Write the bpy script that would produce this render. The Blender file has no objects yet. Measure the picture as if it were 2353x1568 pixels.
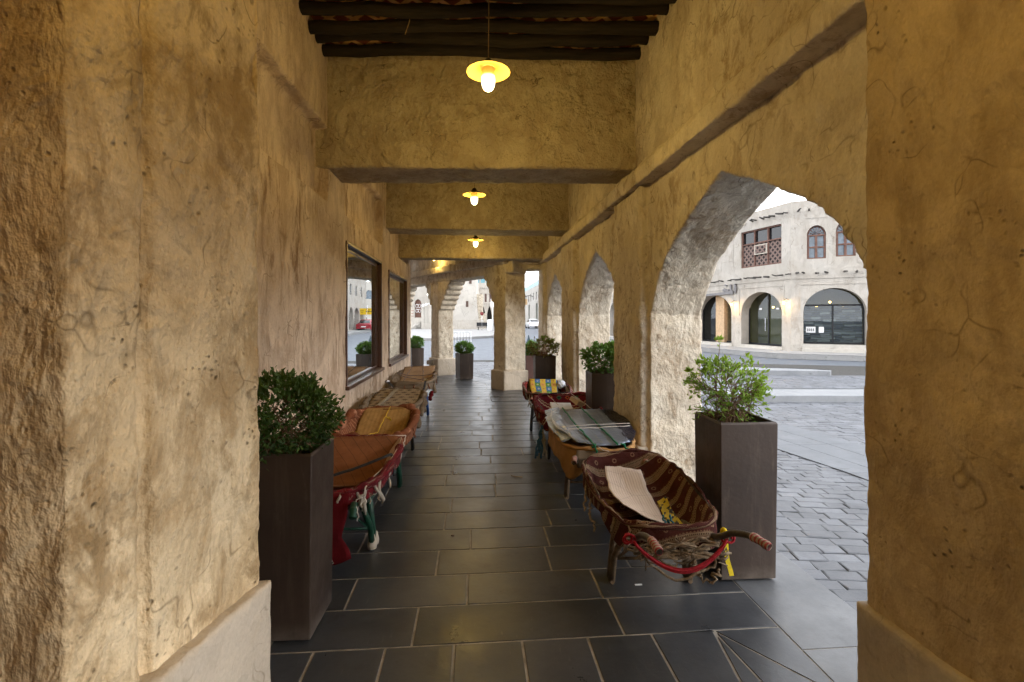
import bpy, bmesh, math, random
from mathutils import Vector, Matrix, noise as mnoise

R = math.radians
scene = bpy.context.scene
COL = scene.collection
PI = math.pi

# ------------------------------------------------------------------ survey frame
# the eye stands at (0,0,1.6); the passage runs along +Y; the view is turned 4.53 degrees to the right
EYE = 1.6
F = 1111.0          # focal length for a 2353 px wide plate
HZ = 730.0
YAW = math.atan(88.0 / F)
CA, SA = math.cos(YAW), math.sin(YAW)

def c2w(xc, z, h=0.0):
    return Vector((xc * CA + z * SA, z * CA - xc * SA, h))

def at(px, z, h=0.0):
    """surveyed bearing px and depth z -> point of the place at height h"""
    return c2w((px - 1176.5) / F * z, z, h)

def ground(px, py, h=0.0):
    z = F * (EYE - h) / (py - HZ)
    return at(px, z, h)

# ------------------------------------------------------------------ objects
def tag(o, label=None, cat=None, group=None, kind=None):
    if label: o['label'] = label
    if cat: o['category'] = cat
    if group: o['group'] = group
    if kind: o['kind'] = kind
    return o

def empty(name, loc=(0, 0, 0), rz=0.0, label=None, cat=None, group=None):
    o = bpy.data.objects.new(name, None)
    COL.objects.link(o)
    o.location = loc
    o.rotation_euler = (0, 0, rz)
    o.empty_display_size = 0.1
    return tag(o, label, cat, group)

class MB:
    """collects faces for one mesh"""
    def __init__(s):
        s.v = []; s.f = []; s.mi = []; s.uv = []; s.col = []; s.sm = []
        s.cur = 0; s.tint = 1.0; s.smooth = False
    def face(s, pts, uv=None, tint=None, mi=None, smooth=None):
        b = len(s.v)
        s.v.extend([tuple(p) for p in pts])
        s.idx(list(range(b, b + len(pts))), uv, tint, mi, smooth)
    def idx(s, ids, uv=None, tint=None, mi=None, smooth=None):
        s.f.append(ids)
        s.mi.append(s.cur if mi is None else mi)
        s.uv.append(uv if uv else [(0, 0)] * len(ids))
        s.col.append(s.tint if tint is None else tint)
        s.sm.append(s.smooth if smooth is None else smooth)
    def box(s, lo, hi, M=None):
        x0, y0, z0 = lo; x1, y1, z1 = hi
        P = [Vector(p) for p in ((x0,y0,z0),(x1,y0,z0),(x1,y1,z0),(x0,y1,z0),(x0,y0,z1),(x1,y0,z1),(x1,y1,z1),(x0,y1,z1))]
        if M is not None: P = [M @ p for p in P]
        b = len(s.v); s.v.extend([tuple(p) for p in P])
        for q in ((0,3,2,1),(4,5,6,7),(0,1,5,4),(1,2,6,5),(2,3,7,6),(3,0,4,7)):
            s.idx([b + i for i in q])
        return s
    def prism(s, poly, z0, z1):
        """vertical prism over a footprint [(x,y)...] ccw"""
        n = len(poly); b = len(s.v)
        s.v.extend([(p[0], p[1], z0) for p in poly]); s.v.extend([(p[0], p[1], z1) for p in poly])
        s.idx([b + i for i in reversed(range(n))]); s.idx([b + n + i for i in range(n)])
        for i in range(n):
            j = (i + 1) % n
            s.idx([b + i, b + j, b + n + j, b + n + i])
        return s
    def extrude(s, poly3, d):
        """planar polygon swept along vector d (closed)"""
        n = len(poly3); b = len(s.v); d = Vector(d)
        s.v.extend([tuple(p) for p in poly3]); s.v.extend([tuple(Vector(p) + d) for p in poly3])
        s.idx([b + i for i in reversed(range(n))]); s.idx([b + n + i for i in range(n)])
        for i in range(n):
            j = (i + 1) % n
            s.idx([b + i, b + j, b + n + j, b + n + i])
        return s
    def tube(s, pts, r, n=8, cap=True, closed=False):
        """swept tube through pts; r number or list"""
        pts = [Vector(p) for p in pts]
        m = len(pts)
        rs = r if isinstance(r, (list, tuple)) else [r] * m
        rings = []
        up = None
        for i, p in enumerate(pts):
            a = pts[max(i - 1, 0)] if not closed else pts[i - 1]
            c = pts[min(i + 1, m - 1)] if not closed else pts[(i + 1) % m]
            t = (c - a)
            if t.length < 1e-9: t = Vector((0, 0, 1))
            t.normalize()
            if up is None:
                up = Vector((0, 0, 1)) if abs(t.z) < 0.9 else Vector((1, 0, 0))
            x = t.cross(up)
            if x.length < 1e-6: x = t.cross(Vector((0.3, 1, 0.1)))
            x.normalize(); y = x.cross(t).normalized(); up = y
            b = len(s.v); L = []
            for k in range(n):
                a_ = 2 * PI * k / n
                s.v.append(tuple(p + (x * math.cos(a_) + y * math.sin(a_)) * rs[i])); L.append(b + k)
            rings.append(L)
        cnt = m if closed else m - 1
        for i in range(cnt):
            A, B = rings[i], rings[(i + 1) % m]
            for k in range(n):
                s.idx([A[k], A[(k + 1) % n], B[(k + 1) % n], B[k]], smooth=True,
                      uv=[(k / n, i / max(1, cnt)), ((k + 1) / n, i / max(1, cnt)), ((k + 1) / n, (i + 1) / max(1, cnt)), (k / n, (i + 1) / max(1, cnt))])
        if cap and not closed:
            s.idx(list(reversed(rings[0]))); s.idx(rings[-1])
        return s
    def lathe(s, prof, n=24, c=(0, 0, 0), axis='z', cap=False):
        rings = []
        for (r, h) in prof:
            b = len(s.v)
            for k in range(n):
                a = 2 * PI * k / n
                if axis == 'z': p = (c[0] + r * math.cos(a), c[1] + r * math.sin(a), c[2] + h)
                else: p = (c[0] + h, c[1] + r * math.cos(a), c[2] + r * math.sin(a))
                s.v.append(p)
            rings.append([b + k for k in range(n)])
        for i in range(len(prof) - 1):
            A, B = rings[i], rings[i + 1]
            for k in range(n):
                s.idx([A[k], A[(k + 1) % n], B[(k + 1) % n], B[k]], smooth=True)
        if cap:
            s.idx(list(reversed(rings[0]))); s.idx(rings[-1])
        return s
    def grid(s, P, uvf=None, smooth=True, closed_u=False):
        """P[i][j] points -> quads"""
        b = len(s.v); ni = len(P); nj = len(P[0])
        for row in P: s.v.extend([tuple(p) for p in row])
        for i in range(ni - (0 if closed_u else 1)):
            for j in range(nj - 1):
                i2 = (i + 1) % ni
                uv = None
                if uvf: uv = [uvf(i, j), uvf(i, j + 1), uvf(i + 1, j + 1), uvf(i + 1, j)]
                s.idx([b + i * nj + j, b + i * nj + j + 1, b + i2 * nj + j + 1, b + i2 * nj + j], uv=uv, smooth=smooth)
        return s
    def build(s, name, mats, parent=None, loc=None, M=None, label=None, cat=None, group=None, kind=None):
        me = bpy.data.meshes.new(name)
        V = s.v
        if M is not None: V = [tuple(M @ Vector(p)) for p in V]
        me.from_pydata(V, [], s.f)
        if not isinstance(mats, (list, tuple)): mats = [mats]
        for m in mats: me.materials.append(m)
        me.polygons.foreach_set('material_index', [min(i, len(mats) - 1) for i in s.mi])
        me.polygons.foreach_set('use_smooth', s.sm)
        ul = me.uv_layers.new(name='UVMap')
        flat = []
        for u in s.uv:
            for c in u: flat.extend(c)
        ul.data.foreach_set('uv', flat)
        at_ = me.attributes.new('tint', 'FLOAT', 'FACE')
        at_.data.foreach_set('value', s.col)
        me.validate(clean_customdata=False)
        o = bpy.data.objects.new(name, me)
        COL.objects.link(o)
        if parent: o.parent = parent
        if loc is not None: o.location = loc
        return tag(o, label, cat, group, kind)

def remesh(o, voxel, rough=(), smooth=True):
    m = o.modifiers.new('merge', 'REMESH'); m.mode = 'VOXEL'; m.voxel_size = voxel; m.use_smooth_shade = smooth
    for (size, amp) in rough:
        key = 'rough_%.3f' % size
        t = bpy.data.textures.get(key)
        if t is None:
            t = bpy.data.textures.new(key, 'CLOUDS'); t.noise_scale = size; t.noise_depth = 2
        d = o.modifiers.new('uneven', 'DISPLACE'); d.texture = t; d.strength = amp; d.mid_level = 0.5
        d.texture_coords = 'GLOBAL'
    return o

def copy_tree(o, parent=None):
    c = o.copy(); COL.objects.link(c)
    if parent: c.parent = parent
    for ch in list(o.children): copy_tree(ch, c)
    return c

# ------------------------------------------------------------------ materials
MATS = {}
class NT:
    def __init__(s, name):
        s.m = bpy.data.materials.new(name); s.m.use_nodes = True
        s.t = s.m.node_tree; s.b = s.t.nodes['Principled BSDF']; s.out = s.t.nodes['Material Output']
        s.b.inputs['Roughness'].default_value = 0.85
        try: s.b.inputs['Specular IOR Level'].default_value = 0.3
        except Exception: pass
        MATS[name] = s.m
    def n(s, typ, ins=None, **props):
        nd = s.t.nodes.new(typ)
        for k, v in props.items(): setattr(nd, k, v)
        if ins:
            for k, v in ins.items(): s.set(nd, k, v)
        return nd
    def set(s, nd, k, v):
        sock = nd.inputs[k]
        if isinstance(v, bpy.types.NodeSocket): s.t.links.new(v, sock)
        else: sock.default_value = v
    def pos(s): return s.n('ShaderNodeNewGeometry').outputs['Position']
    def obj(s): return s.n('ShaderNodeTexCoord').outputs['Object']
    def uvc(s): return s.n('ShaderNodeTexCoord').outputs['UV']
    def mapping(s, vec, sc=(1,1,1), rot=(0,0,0), loc=(0,0,0)):
        return s.n('ShaderNodeMapping', {'Vector': vec, 'Scale': sc, 'Rotation': rot, 'Location': loc}).outputs[0]
    def noise(s, vec, scale, detail=4, rough=0.5, dist=0.0, out='Fac'):
        return s.n('ShaderNodeTexNoise', {'Vector': vec, 'Scale': scale, 'Detail': detail, 'Roughness': rough, 'Distortion': dist}).outputs[out]
    def voro(s, vec, scale, feature='F1', out='Distance', rnd=1.0):
        nd = s.n('ShaderNodeTexVoronoi', {'Vector': vec, 'Scale': scale, 'Randomness': rnd}, feature=feature)
        return nd.outputs[out]
    def ramp(s, fac, stops, interp='LINEAR'):
        nd = s.n('ShaderNodeValToRGB', {'Fac': fac}); cr = nd.color_ramp; cr.interpolation = interp
        while len(cr.elements) < len(stops): cr.elements.new(0.5)
        for e, (p, c) in zip(cr.elements, stops):
            e.position = p
            e.color = (c, c, c, 1) if isinstance(c, (int, float)) else (c[0], c[1], c[2], 1)
        return nd.outputs['Color']
    def mix(s, fac, a, b, mode='MIX'):
        nd = s.n('ShaderNodeMix', data_type='RGBA', blend_type=mode)
        s.set(nd, 0, fac)
        for k, v in ((6, a), (7, b)):
            if isinstance(v, (tuple, list)) and len(v) == 3: v = (v[0], v[1], v[2], 1)
            s.set(nd, k, v)
        return nd.outputs[2]
    def math(s, op, a, b=0.0, c=None, clamp=False):
        nd = s.n('ShaderNodeMath', operation=op, use_clamp=clamp)
        s.set(nd, 0, a); s.set(nd, 1, b)
        if c is not None: s.set(nd, 2, c)
        return nd.outputs[0]
    def vmath(s, op, a, b):
        nd = s.n('ShaderNodeVectorMath', operation=op)
        s.set(nd, 0, a)
        if op == 'SCALE': s.set(nd, 'Scale', b)
        else: s.set(nd, 1, b)
        return nd.outputs[0]
    def bump(s, h, dist=0.02, strength=1.0, normal=None):
        ins = {'Height': h, 'Distance': dist, 'Strength': strength}
        if normal is not None: ins['Normal'] = normal
        nd = s.n('ShaderNodeBump', ins)
        s.t.links.new(nd.outputs[0], s.b.inputs['Normal'])
        return nd.outputs[0]
    def base(s, c):
        if isinstance(c, (tuple, list)): c = (c[0], c[1], c[2], 1)
        s.set(s.b, 'Base Color', c)
        return s
    def rough(s, r): s.set(s.b, 'Roughness', r); return s
    def sub(s, a, b): return s.vmath('SUBTRACT', a, b)

def plaster(name, light, mid, dark, grain=(1, 1, 0.45), bumpd=0.03, cracks=0.8, blot=0.5, speck=0.8, k=1.0, sf=5.5, mott=0.6, lipw=0.2, gl=0.53):
    t = NT(name); p = t.pos()
    wv = t.noise(p, 1.3 * k, 2, out='Color')
    p2 = t.vmath('ADD', p, t.vmath('SCALE', t.sub(wv, (0.5, 0.5, 0.5)), 0.7))
    pg = t.mapping(p, grain)
    b1 = t.noise(p, 1.1 * k, 3, 0.62)
    col = t.mix(t.ramp(b1, [(0.36, 0), (0.66, 1)]), light, mid)
    patch = t.voro(t.vmath('ADD', p, t.vmath('SCALE', t.sub(wv, (0.5, 0.5, 0.5)), 1.1)), 3.4 * k, out='Color')
    pv = t.n('ShaderNodeSeparateXYZ', {0: patch}).outputs[0]
    col = t.mix(0.6, col, t.ramp(pv, [(0, 0.78), (1, 1.0)]), 'MULTIPLY')
    ed = t.voro(t.vmath('ADD', t.mapping(p, (1, 1, 0.75)), t.vmath('SCALE', t.sub(t.noise(p, 2.2 * k, 2, 0.6, out='Color'), (0.5, 0.5, 0.5)), 0.9)), 2.6 * k, 'DISTANCE_TO_EDGE')
    edm = t.math('MULTIPLY', t.ramp(ed, [(0, 1), (0.022, 0)]), t.ramp(t.noise(p, 2.9 * k, 3, 0.7), [(0.50, 0), (0.62, 1)]))
    edl = t.math('MULTIPLY', t.ramp(ed, [(0.0, 0), (0.01, 1), (0.10, 0)]), 1.0)
    # vertical drag stains
    st = t.noise(pg, sf * k, 5, 0.72, 0.5)
    stm = t.ramp(st, [(0.50, 0), (0.62, 1)])
    reg = t.ramp(t.noise(p, 0.9 * k, 3, 0.5), [(0.38, 0.25), (0.62, 1)])
    col = t.mix(t.math('MULTIPLY', t.math('MULTIPLY', stm, reg), blot), col, dark)
    # pits
    sp = t.voro(t.vmath('ADD', p, t.vmath('SCALE', t.noise(p, 9, 2, out='Color'), 0.05)), 30 * k)
    spm = t.ramp(sp, [(0.08, 1), (0.30, 0)])
    spr = t.ramp(t.noise(p, 3.6 * k, 4, 0.72), [(0.52, 0), (0.66, 0.9)])
    spk = t.math('MULTIPLY', spm, spr)
    col = t.mix(t.math('MULTIPLY', spk, speck), col, tuple(c * 0.32 for c in dark))
    # curled trowel ridges and cracks: iso-lines of a warped field
    pr = t.vmath('ADD', pg, t.vmath('SCALE', t.sub(t.noise(p, 3.1 * k, 3, 0.6, out='Color'), (0.5, 0.5, 0.5)), 0.55))
    f1 = t.noise(pr, 2.0 * k, 2, 0.45, 0.5)
    lines = t.math('ABSOLUTE', t.math('SUBTRACT', t.math('FRACT', t.math('MULTIPLY', f1, 6.0)), 0.5))
    lm = t.ramp(lines, [(0.0, 1), (0.03, 0)])
    gate = t.ramp(t.noise(p2, 2.3 * k, 3, 0.65), [(gl, 0), (gl + 0.07, 1)])
    crk = t.math('MULTIPLY', t.math('MULTIPLY', lm, gate), t.ramp(t.noise(p, 11 * k, 3, 0.6), [(0.42, 0), (0.56, 1)]))
    col = t.mix(t.math('MULTIPLY', crk, cracks), col, tuple(c * 0.45 for c in dark))
    mo = t.ramp(t.noise(t.mapping(p, (1, 1, 0.55)), 3.0 * k, 6, 0.72, 0.4), [(0.45, 0), (0.60, 1)])
    col = t.mix(t.math('MULTIPLY', mo, mott), col, tuple((a_ * 0.30 + b_ * 0.75) for a_, b_ in zip(mid, dark)))
    col = t.mix(t.math('MULTIPLY', edm, 0.6), col, tuple(c * 0.55 for c in dark))
    fine = t.noise(p, 60 * k, 3, 0.7)
    col = t.mix(0.22, col, t.ramp(fine, [(0.25, 0.25), (0.75, 1.0)]), 'MULTIPLY')
    t.base(col); t.rough(0.92)
    # relief: stepped plaster lips + lumps + pits
    lip = t.math('FRACT', t.math('ADD', t.math('MULTIPLY', f1, 6.0), 0.5))
    h = t.math('MULTIPLY', t.noise(pg, 5 * k, 5, 0.62, 0.25), 1.0)
    h = t.math('ADD', h, t.math('MULTIPLY', t.math('MULTIPLY', lip, gate), lipw))
    if speck > 0.8: h = t.math('SUBTRACT', h, t.math('MULTIPLY', spk, 0.22))
    h = t.math('ADD', h, t.math('MULTIPLY', t.noise(p, 38 * k, 2, 0.6), 0.16))
    t.bump(h, bumpd, 1.0)
    return t.m

WALL = plaster('plaster_wall', (0.82, 0.69, 0.57), (0.70, 0.565, 0.45), (0.25, 0.155, 0.09), grain=(1, 1, 0.24), bumpd=0.055, cracks=0.15, blot=0.95, sf=9, mott=0.55)
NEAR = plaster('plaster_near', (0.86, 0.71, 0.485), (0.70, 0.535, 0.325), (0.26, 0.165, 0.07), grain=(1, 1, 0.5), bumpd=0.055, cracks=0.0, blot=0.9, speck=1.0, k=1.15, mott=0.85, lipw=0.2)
NEARR = plaster('plaster_shade', (0.66, 0.52, 0.32), (0.54, 0.41, 0.24), (0.22, 0.14, 0.065), grain=(1, 1, 0.5), bumpd=0.035, cracks=0.0, blot=0.7, speck=0.9, k=1.15, mott=0.55, lipw=0.08)  # darker copy of the near plaster; the right pilaster's shade is in its colour
BEAM = plaster('plaster_beam', (0.60, 0.52, 0.37), (0.51, 0.43, 0.295), (0.26, 0.18, 0.105), grain=(1, 1, 0.8), bumpd=0.05, cracks=1.0, blot=0.6, speck=0.6, sf=9, k=1.35, mott=0.5, lipw=0.25, gl=0.45)
ARCH = plaster('plaster_arcade', (0.78, 0.715, 0.60), (0.69, 0.61, 0.49), (0.31, 0.22, 0.135), grain=(1, 1, 0.55), bumpd=0.045, cracks=0.9, gl=0.47, blot=0.75, speck=0.6, sf=8, mott=0.35)
PLINTH = plaster('plaster_plinth', (0.62, 0.55, 0.46), (0.55, 0.475, 0.385), (0.36, 0.285, 0.20), bumpd=0.02, mott=0.2, cracks=0.4, blot=0.4, speck=0.3)
EXT = plaster('lime_render', (0.56, 0.52, 0.465), (0.50, 0.455, 0.395), (0.27, 0.22, 0.17), grain=(1, 1, 0.35), bumpd=0.02, cracks=0.12, blot=0.42, speck=0.1, k=0.7, mott=0.18)
EXTW = plaster('pale_render', (0.58, 0.55, 0.50), (0.53, 0.495, 0.44), (0.36, 0.315, 0.265), bumpd=0.01, cracks=0.0, blot=0.3, speck=0.0, k=0.3, mott=0.1)

def simple(name, c, rough=0.7, metal=0.0, var=0.25, scale=12, bumpd=0.0, bscale=30, emit=None, est=1.0, spec=None):
    t = NT(name); o = t.obj()
    f = t.noise(o, scale, 5, 0.6)
    col = t.mix(t.ramp(f, [(0.3, 0), (0.7, 1)]), tuple(x * (1 - var) for x in c), tuple(min(1, x * (1 + var)) for x in c))
    t.base(col); t.rough(rough); t.b.inputs['Metallic'].default_value = metal
    if spec is not None: t.b.inputs['Specular IOR Level'].default_value = spec
    if bumpd: t.bump(t.noise(o, bscale, 5, 0.6), bumpd, 1.0)
    if emit:
        t.b.inputs['Emission Color'].default_value = (*emit, 1); t.b.inputs['Emission Strength'].default_value = est
    return t.m

# slate floor
def slate(name, dark, lite, rlo=0.28, rhi=0.5, bd=0.004):
    t = NT(name); p = t.pos()
    tint = t.n('ShaderNodeAttribute', attribute_name='tint').outputs['Fac']
    n1 = t.noise(p, 2.3, 6, 0.65); n2 = t.noise(p, 30, 5, 0.7)
    c = t.mix(t.ramp(n1, [(0.3, 0), (0.7, 1)]), dark, lite)
    c = t.mix(1.0, c, t.ramp(tint, [(0, 0.55), (1, 1.35)]), 'MULTIPLY')
    c = t.mix(0.35, c, t.ramp(n2, [(0.3, 0.55), (0.75, 1.0)]), 'MULTIPLY')
    st = t.math('MULTIPLY', t.ramp(t.noise(p, 5.0, 6, 0.7), [(0.60, 0), (0.70, 1)]), 0.55)
    c = t.mix(st, c, tuple(x * 0.35 for x in dark))
    dust = t.ramp(t.noise(p, 55, 3, 0.6), [(0.72, 0), (0.80, 1)])
    c = t.mix(t.math('MULTIPLY', dust, 0.35), c, (0.3, 0.28, 0.26))
    sp = t.ramp(t.voro(p, 5.5), [(0.035, 1), (0.05, 0)])
    c = t.mix(t.math('MULTIPLY', sp, 0.5), c, (0.02, 0.02, 0.02))
    t.base(c)
    rr = t.ramp(t.noise(p, 3.5, 6, 0.6), [(0.28, rlo), (0.72, rhi)])
    t.rough(rr); t.b.inputs['Specular IOR Level'].default_value = 0.62
    if name == 'slate_tile':
        du = t.ramp(t.noise(t.mapping(p, (1, 1, 1), (0, 0, 0.4)), 1.3, 7, 0.75, 0.4), [(0.46, 0), (0.68, 1)])
        c = t.mix(t.math('MULTIPLY', du, 0.20), c, (0.15, 0.148, 0.142)); t.base(c)
        sc = t.ramp(t.noise(t.mapping(p, (6, 1, 1), (0, 0, 0.9)), 9, 4, 0.7), [(0.62, 0), (0.70, 1)])
        c = t.mix(t.math('MULTIPLY', sc, 0.12), c, (0.3, 0.3, 0.3)); t.base(c)
    h = t.math('ADD', t.noise(p, 4, 3, 0.5), t.math('MULTIPLY', t.noise(p, 45, 5, 0.65), 0.18))
    t.bump(h, bd, 1.0)
    return t.m
SLATE = slate('slate_tile', (0.034, 0.038, 0.046), (0.064, 0.069, 0.080), 0.26, 0.44)
GRANITE = slate('grey_granite', (0.10, 0.108, 0.122), (0.165, 0.175, 0.19), 0.32, 0.55)
GROUT = simple('grout', (0.30, 0.275, 0.24), 0.9, var=0.4, scale=9)
COBBLE = slate('cobble_stone', (0.090, 0.098, 0.116), (0.145, 0.155, 0.176), 0.45, 0.65, 0.010)
JOINT = simple('cobble_joint_sand', (0.06, 0.058, 0.055), 0.95, var=0.5, scale=20)
PATH = slate('smooth_granite_band', (0.105, 0.116, 0.134), (0.14, 0.152, 0.172), 0.5, 0.7, 0.003)
KERB = slate('kerb_granite', (0.15, 0.158, 0.17), (0.20, 0.208, 0.22), 0.6, 0.8)
ASPH = slate('asphalt', (0.068, 0.080, 0.098), (0.09, 0.102, 0.122), 0.6, 0.8, 0.006)
WALK = slate('pale_paving', (0.20, 0.197, 0.193), (0.25, 0.246, 0.24), 0.7, 0.9)

LOG = simple('dark_timber', (0.013, 0.010, 0.008), 0.7, var=0.5, scale=8, bumpd=0.02, bscale=14)
WOOD = simple('brown_joinery', (0.075, 0.035, 0.022), 0.33, var=0.3, scale=10, bumpd=0.002, bscale=40, spec=0.5)
WOODR = simple('red_brown_shutter', (0.15, 0.078, 0.058), 0.7, var=0.3, scale=6)
POLE = simple('weathered_pole', (0.07, 0.065, 0.06), 0.8, var=0.4, scale=3)
DARKGL = simple('dark_glass', (0.012, 0.014, 0.016), 0.06, var=0.2, spec=0.7)
STEEL = simple('worn_steel', (0.10, 0.085, 0.07), 0.5, 0.6, var=0.5, scale=14, bumpd=0.003)
CHROME = simple('bright_tube', (0.6, 0.6, 0.62), 0.2, 1.0, var=0.1)
RUBBER = simple('tyre_rubber', (0.02, 0.02, 0.02), 0.8, var=0.3)
LEGM = simple('rusty_leg', (0.17, 0.12, 0.075), 0.6, 0.3, var=0.5, scale=22, bumpd=0.004)
GREENP = simple('green_painted_steel', (0.008, 0.050, 0.030), 0.45, 0.0, var=0.4, scale=18)
BLACKP = simple('black_painted_steel', (0.02, 0.02, 0.022), 0.4, var=0.3)
SOIL = simple('soil', (0.03, 0.02, 0.014), 0.95, var=0.5, scale=30, bumpd=0.03, bscale=40)
BARK = simple('twig_bark', (0.16, 0.10, 0.06), 0.85, var=0.4, scale=40)
WHITEP = simple('white_paint', (0.78, 0.78, 0.78), 0.5, var=0.05)

def corten(name, a, b):
    t = NT(name); p = t.obj()
    c = t.mix(t.ramp(t.noise(p, 2.2, 5, 0.6), [(0.3, 0), (0.72, 1)]), a, b)
    c = t.mix(0.22, c, t.ramp(t.noise(p, 55, 4, 0.7), [(0.3, 0.55), (0.7, 1.0)]), 'MULTIPLY')
    z = t.n('ShaderNodeSeparateXYZ', {0: p}).outputs[2]
    ds = t.math('MULTIPLY', t.ramp(z, [(0.0, 1), (0.10, 0)]), t.ramp(t.noise(p, 9, 5, 0.7), [(0.35, 0.2), (0.6, 1)]))
    c = t.mix(t.math('MULTIPLY', ds, 0.5), c, (0.22, 0.19, 0.16))
    dr = t.ramp(t.noise(t.mapping(p, (1, 1, 0.08)), 14, 4, 0.6), [(0.56, 0), (0.72, 1)])
    c = t.mix(t.math('MULTIPLY', dr, 0.16), c, (0.20, 0.15, 0.12))
    sc = t.ramp(t.noise(t.mapping(p, (1, 1, 0.25)), 11, 6, 0.7), [(0.60, 0), (0.75, 1)])
    c = t.mix(t.math('MULTIPLY', sc, 0.22), c, (0.22, 0.17, 0.14))
    t.base(c); t.rough(t.ramp(t.noise(p, 5, 5, 0.6), [(0.3, 0.38), (0.7, 0.6)])); t.b.inputs['Metallic'].default_value = 0.15
    t.b.inputs['Specular IOR Level'].default_value = 0.5
    t.bump(t.noise(p, 30, 4, 0.6), 0.0015, 1.0)
    return t.m
CORTEN = corten('dark_bronze_steel', (0.030, 0.019, 0.014), (0.056, 0.036, 0.026))

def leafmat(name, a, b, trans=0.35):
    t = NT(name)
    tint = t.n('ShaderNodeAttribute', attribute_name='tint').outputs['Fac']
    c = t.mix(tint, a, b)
    t.base(c); t.rough(0.5)
    t.b.inputs['Specular IOR Level'].default_value = 0.4
    tr = t.n('ShaderNodeBsdfTranslucent', {'Color': c}).outputs[0]
    mx = t.n('ShaderNodeMixShader', {0: trans, 1: t.b.outputs[0], 2: tr}).outputs[0]
    t.t.links.new(mx, t.out.inputs['Surface'])
    return t.m
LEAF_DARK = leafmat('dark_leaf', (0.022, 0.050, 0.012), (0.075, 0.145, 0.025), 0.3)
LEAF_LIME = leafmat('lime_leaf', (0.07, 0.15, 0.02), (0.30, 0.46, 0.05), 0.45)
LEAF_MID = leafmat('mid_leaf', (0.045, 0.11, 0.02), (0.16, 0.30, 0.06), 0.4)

def mirror_glass():
    t = NT('reflective_window_film'); t.base((0.74, 0.78, 0.80)); t.b.inputs['Metallic'].default_value = 1.0
    t.rough(0.015)
    t.bump(t.noise(t.obj(), 1.1, 2, 0.4), 0.0012, 1.0)
    return t.m
MIRROR = mirror_glass()

# ------------------------------------------------------------------ camera, world, sun
cam = bpy.data.cameras.new('camera'); co = bpy.data.objects.new('camera', cam); COL.objects.link(co)
co.location = (0, 0, EYE); co.rotation_euler = (R(90), 0, -YAW)
cam.sensor_width = 36.0; cam.lens = 36.0 * F / 2353.0
cam.shift_x = 0.0; cam.shift_y = (HZ - 784.0) / 2353.0
cam.clip_start = 0.05; cam.clip_end = 2500
scene.camera = co

w = bpy.data.worlds.new('World'); scene.world = w; w.use_nodes = True
wt = w.node_tree; bg = wt.nodes['Background']
sky = wt.nodes.new('ShaderNodeTexSky'); sky.sky_type = 'NISHITA'; sky.sun_disc = False
SUN_EL, SUN_AZ = 15.0, 122.0
sky.sun_elevation = R(SUN_EL); sky.sun_rotation = R(SUN_AZ)
sky.dust_density = 4.0; sky.air_density = 1.0; sky.ozone_density = 1.0
hs = wt.nodes.new('ShaderNodeHueSaturation'); hs.inputs['Saturation'].default_value = 0.30
wt.links.new(sky.outputs[0], hs.inputs['Color'])
mixn = wt.nodes.new('ShaderNodeMix'); mixn.data_type = 'RGBA'; mixn.inputs[0].default_value = 0.75
mixn.inputs[7].default_value = (26.0, 26.6, 27.8, 1)        # even cloud layer
wt.links.new(hs.outputs[0], mixn.inputs[6]); wt.links.new(mixn.outputs[2], bg.inputs['Color'])
bg.inputs['Strength'].default_value = 0.15
SKYK = 1.75

sl = bpy.data.lights.new('sun', 'SUN'); so = bpy.data.objects.new('sun', sl); COL.objects.link(so)
sl.energy = 1.5; sl.angle = R(32); sl.color = (1.0, 0.96, 0.9)
d = Vector((math.sin(R(SUN_AZ)) * math.cos(R(SUN_EL)), math.cos(R(SUN_AZ)) * math.cos(R(SUN_EL)), math.sin(R(SUN_EL))))
so.rotation_euler = (-d).to_track_quat('-Z', 'Y').to_euler()

scene.view_settings.view_transform = 'Standard'; scene.view_settings.look = 'None'
scene.view_settings.exposure = 0; scene.view_settings.gamma = 1
scene.render.engine = 'CYCLES'
cy = scene.cycles
cy.use_denoising = True
try: cy.denoiser = 'OPENIMAGEDENOISE'
except Exception: pass
cy.max_bounces = 7; cy.diffuse_bounces = 4; cy.glossy_bounces = 3; cy.transmission_bounces = 4
cy.sample_clamp_indirect = 6.0; cy.caustics_reflective = False; cy.caustics_refractive = False
cy.use_adaptive_sampling = True; cy.adaptive_threshold = 0.07; cy.adaptive_min_samples = 20
# ================================================================== THE ARCADE
XR = 1.58          # inner face of the arcade wall
XO = 2.06          # outer face
XL = -1.42         # left (shop) wall face
TOP = 4.55
SPR = 1.58
ARCHTAB = [(0, 0), (.015, .05), (.04, .11), (.1, .27), (.18, .42), (.28, .55), (.42, .675), (.55, .765), (.7, .855), (.85, .935), (1, 1.03)]
def arch_h(tn):
    for (a, b), (c, d2) in zip(ARCHTAB, ARCHTAB[1:]):
        if a <= tn <= c: return b + (d2 - b) * (tn - a) / (c - a)
    return 1.0
def arch_poly(y0, y1, x, rise, top):
    """spandrel outline over an opening y0..y1 (in the plane X = x)"""
    c = (y0 + y1) / 2; hw = (y1 - y0) / 2
    ts = [0, .01, .04, .08, .13, .2, .28, .38, .5, .62, .75, .87, 1]
    L = [(x, y0 + hw * a, SPR + rise * arch_h(a)) for a in ts]
    Rr = [(x, y1 - hw * a, SPR + rise * arch_h(a)) for a in reversed(ts[:-1])]
    pts = L + Rr
    return [(x, y0, top)] + pts + [(x, y1, top)]

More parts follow.
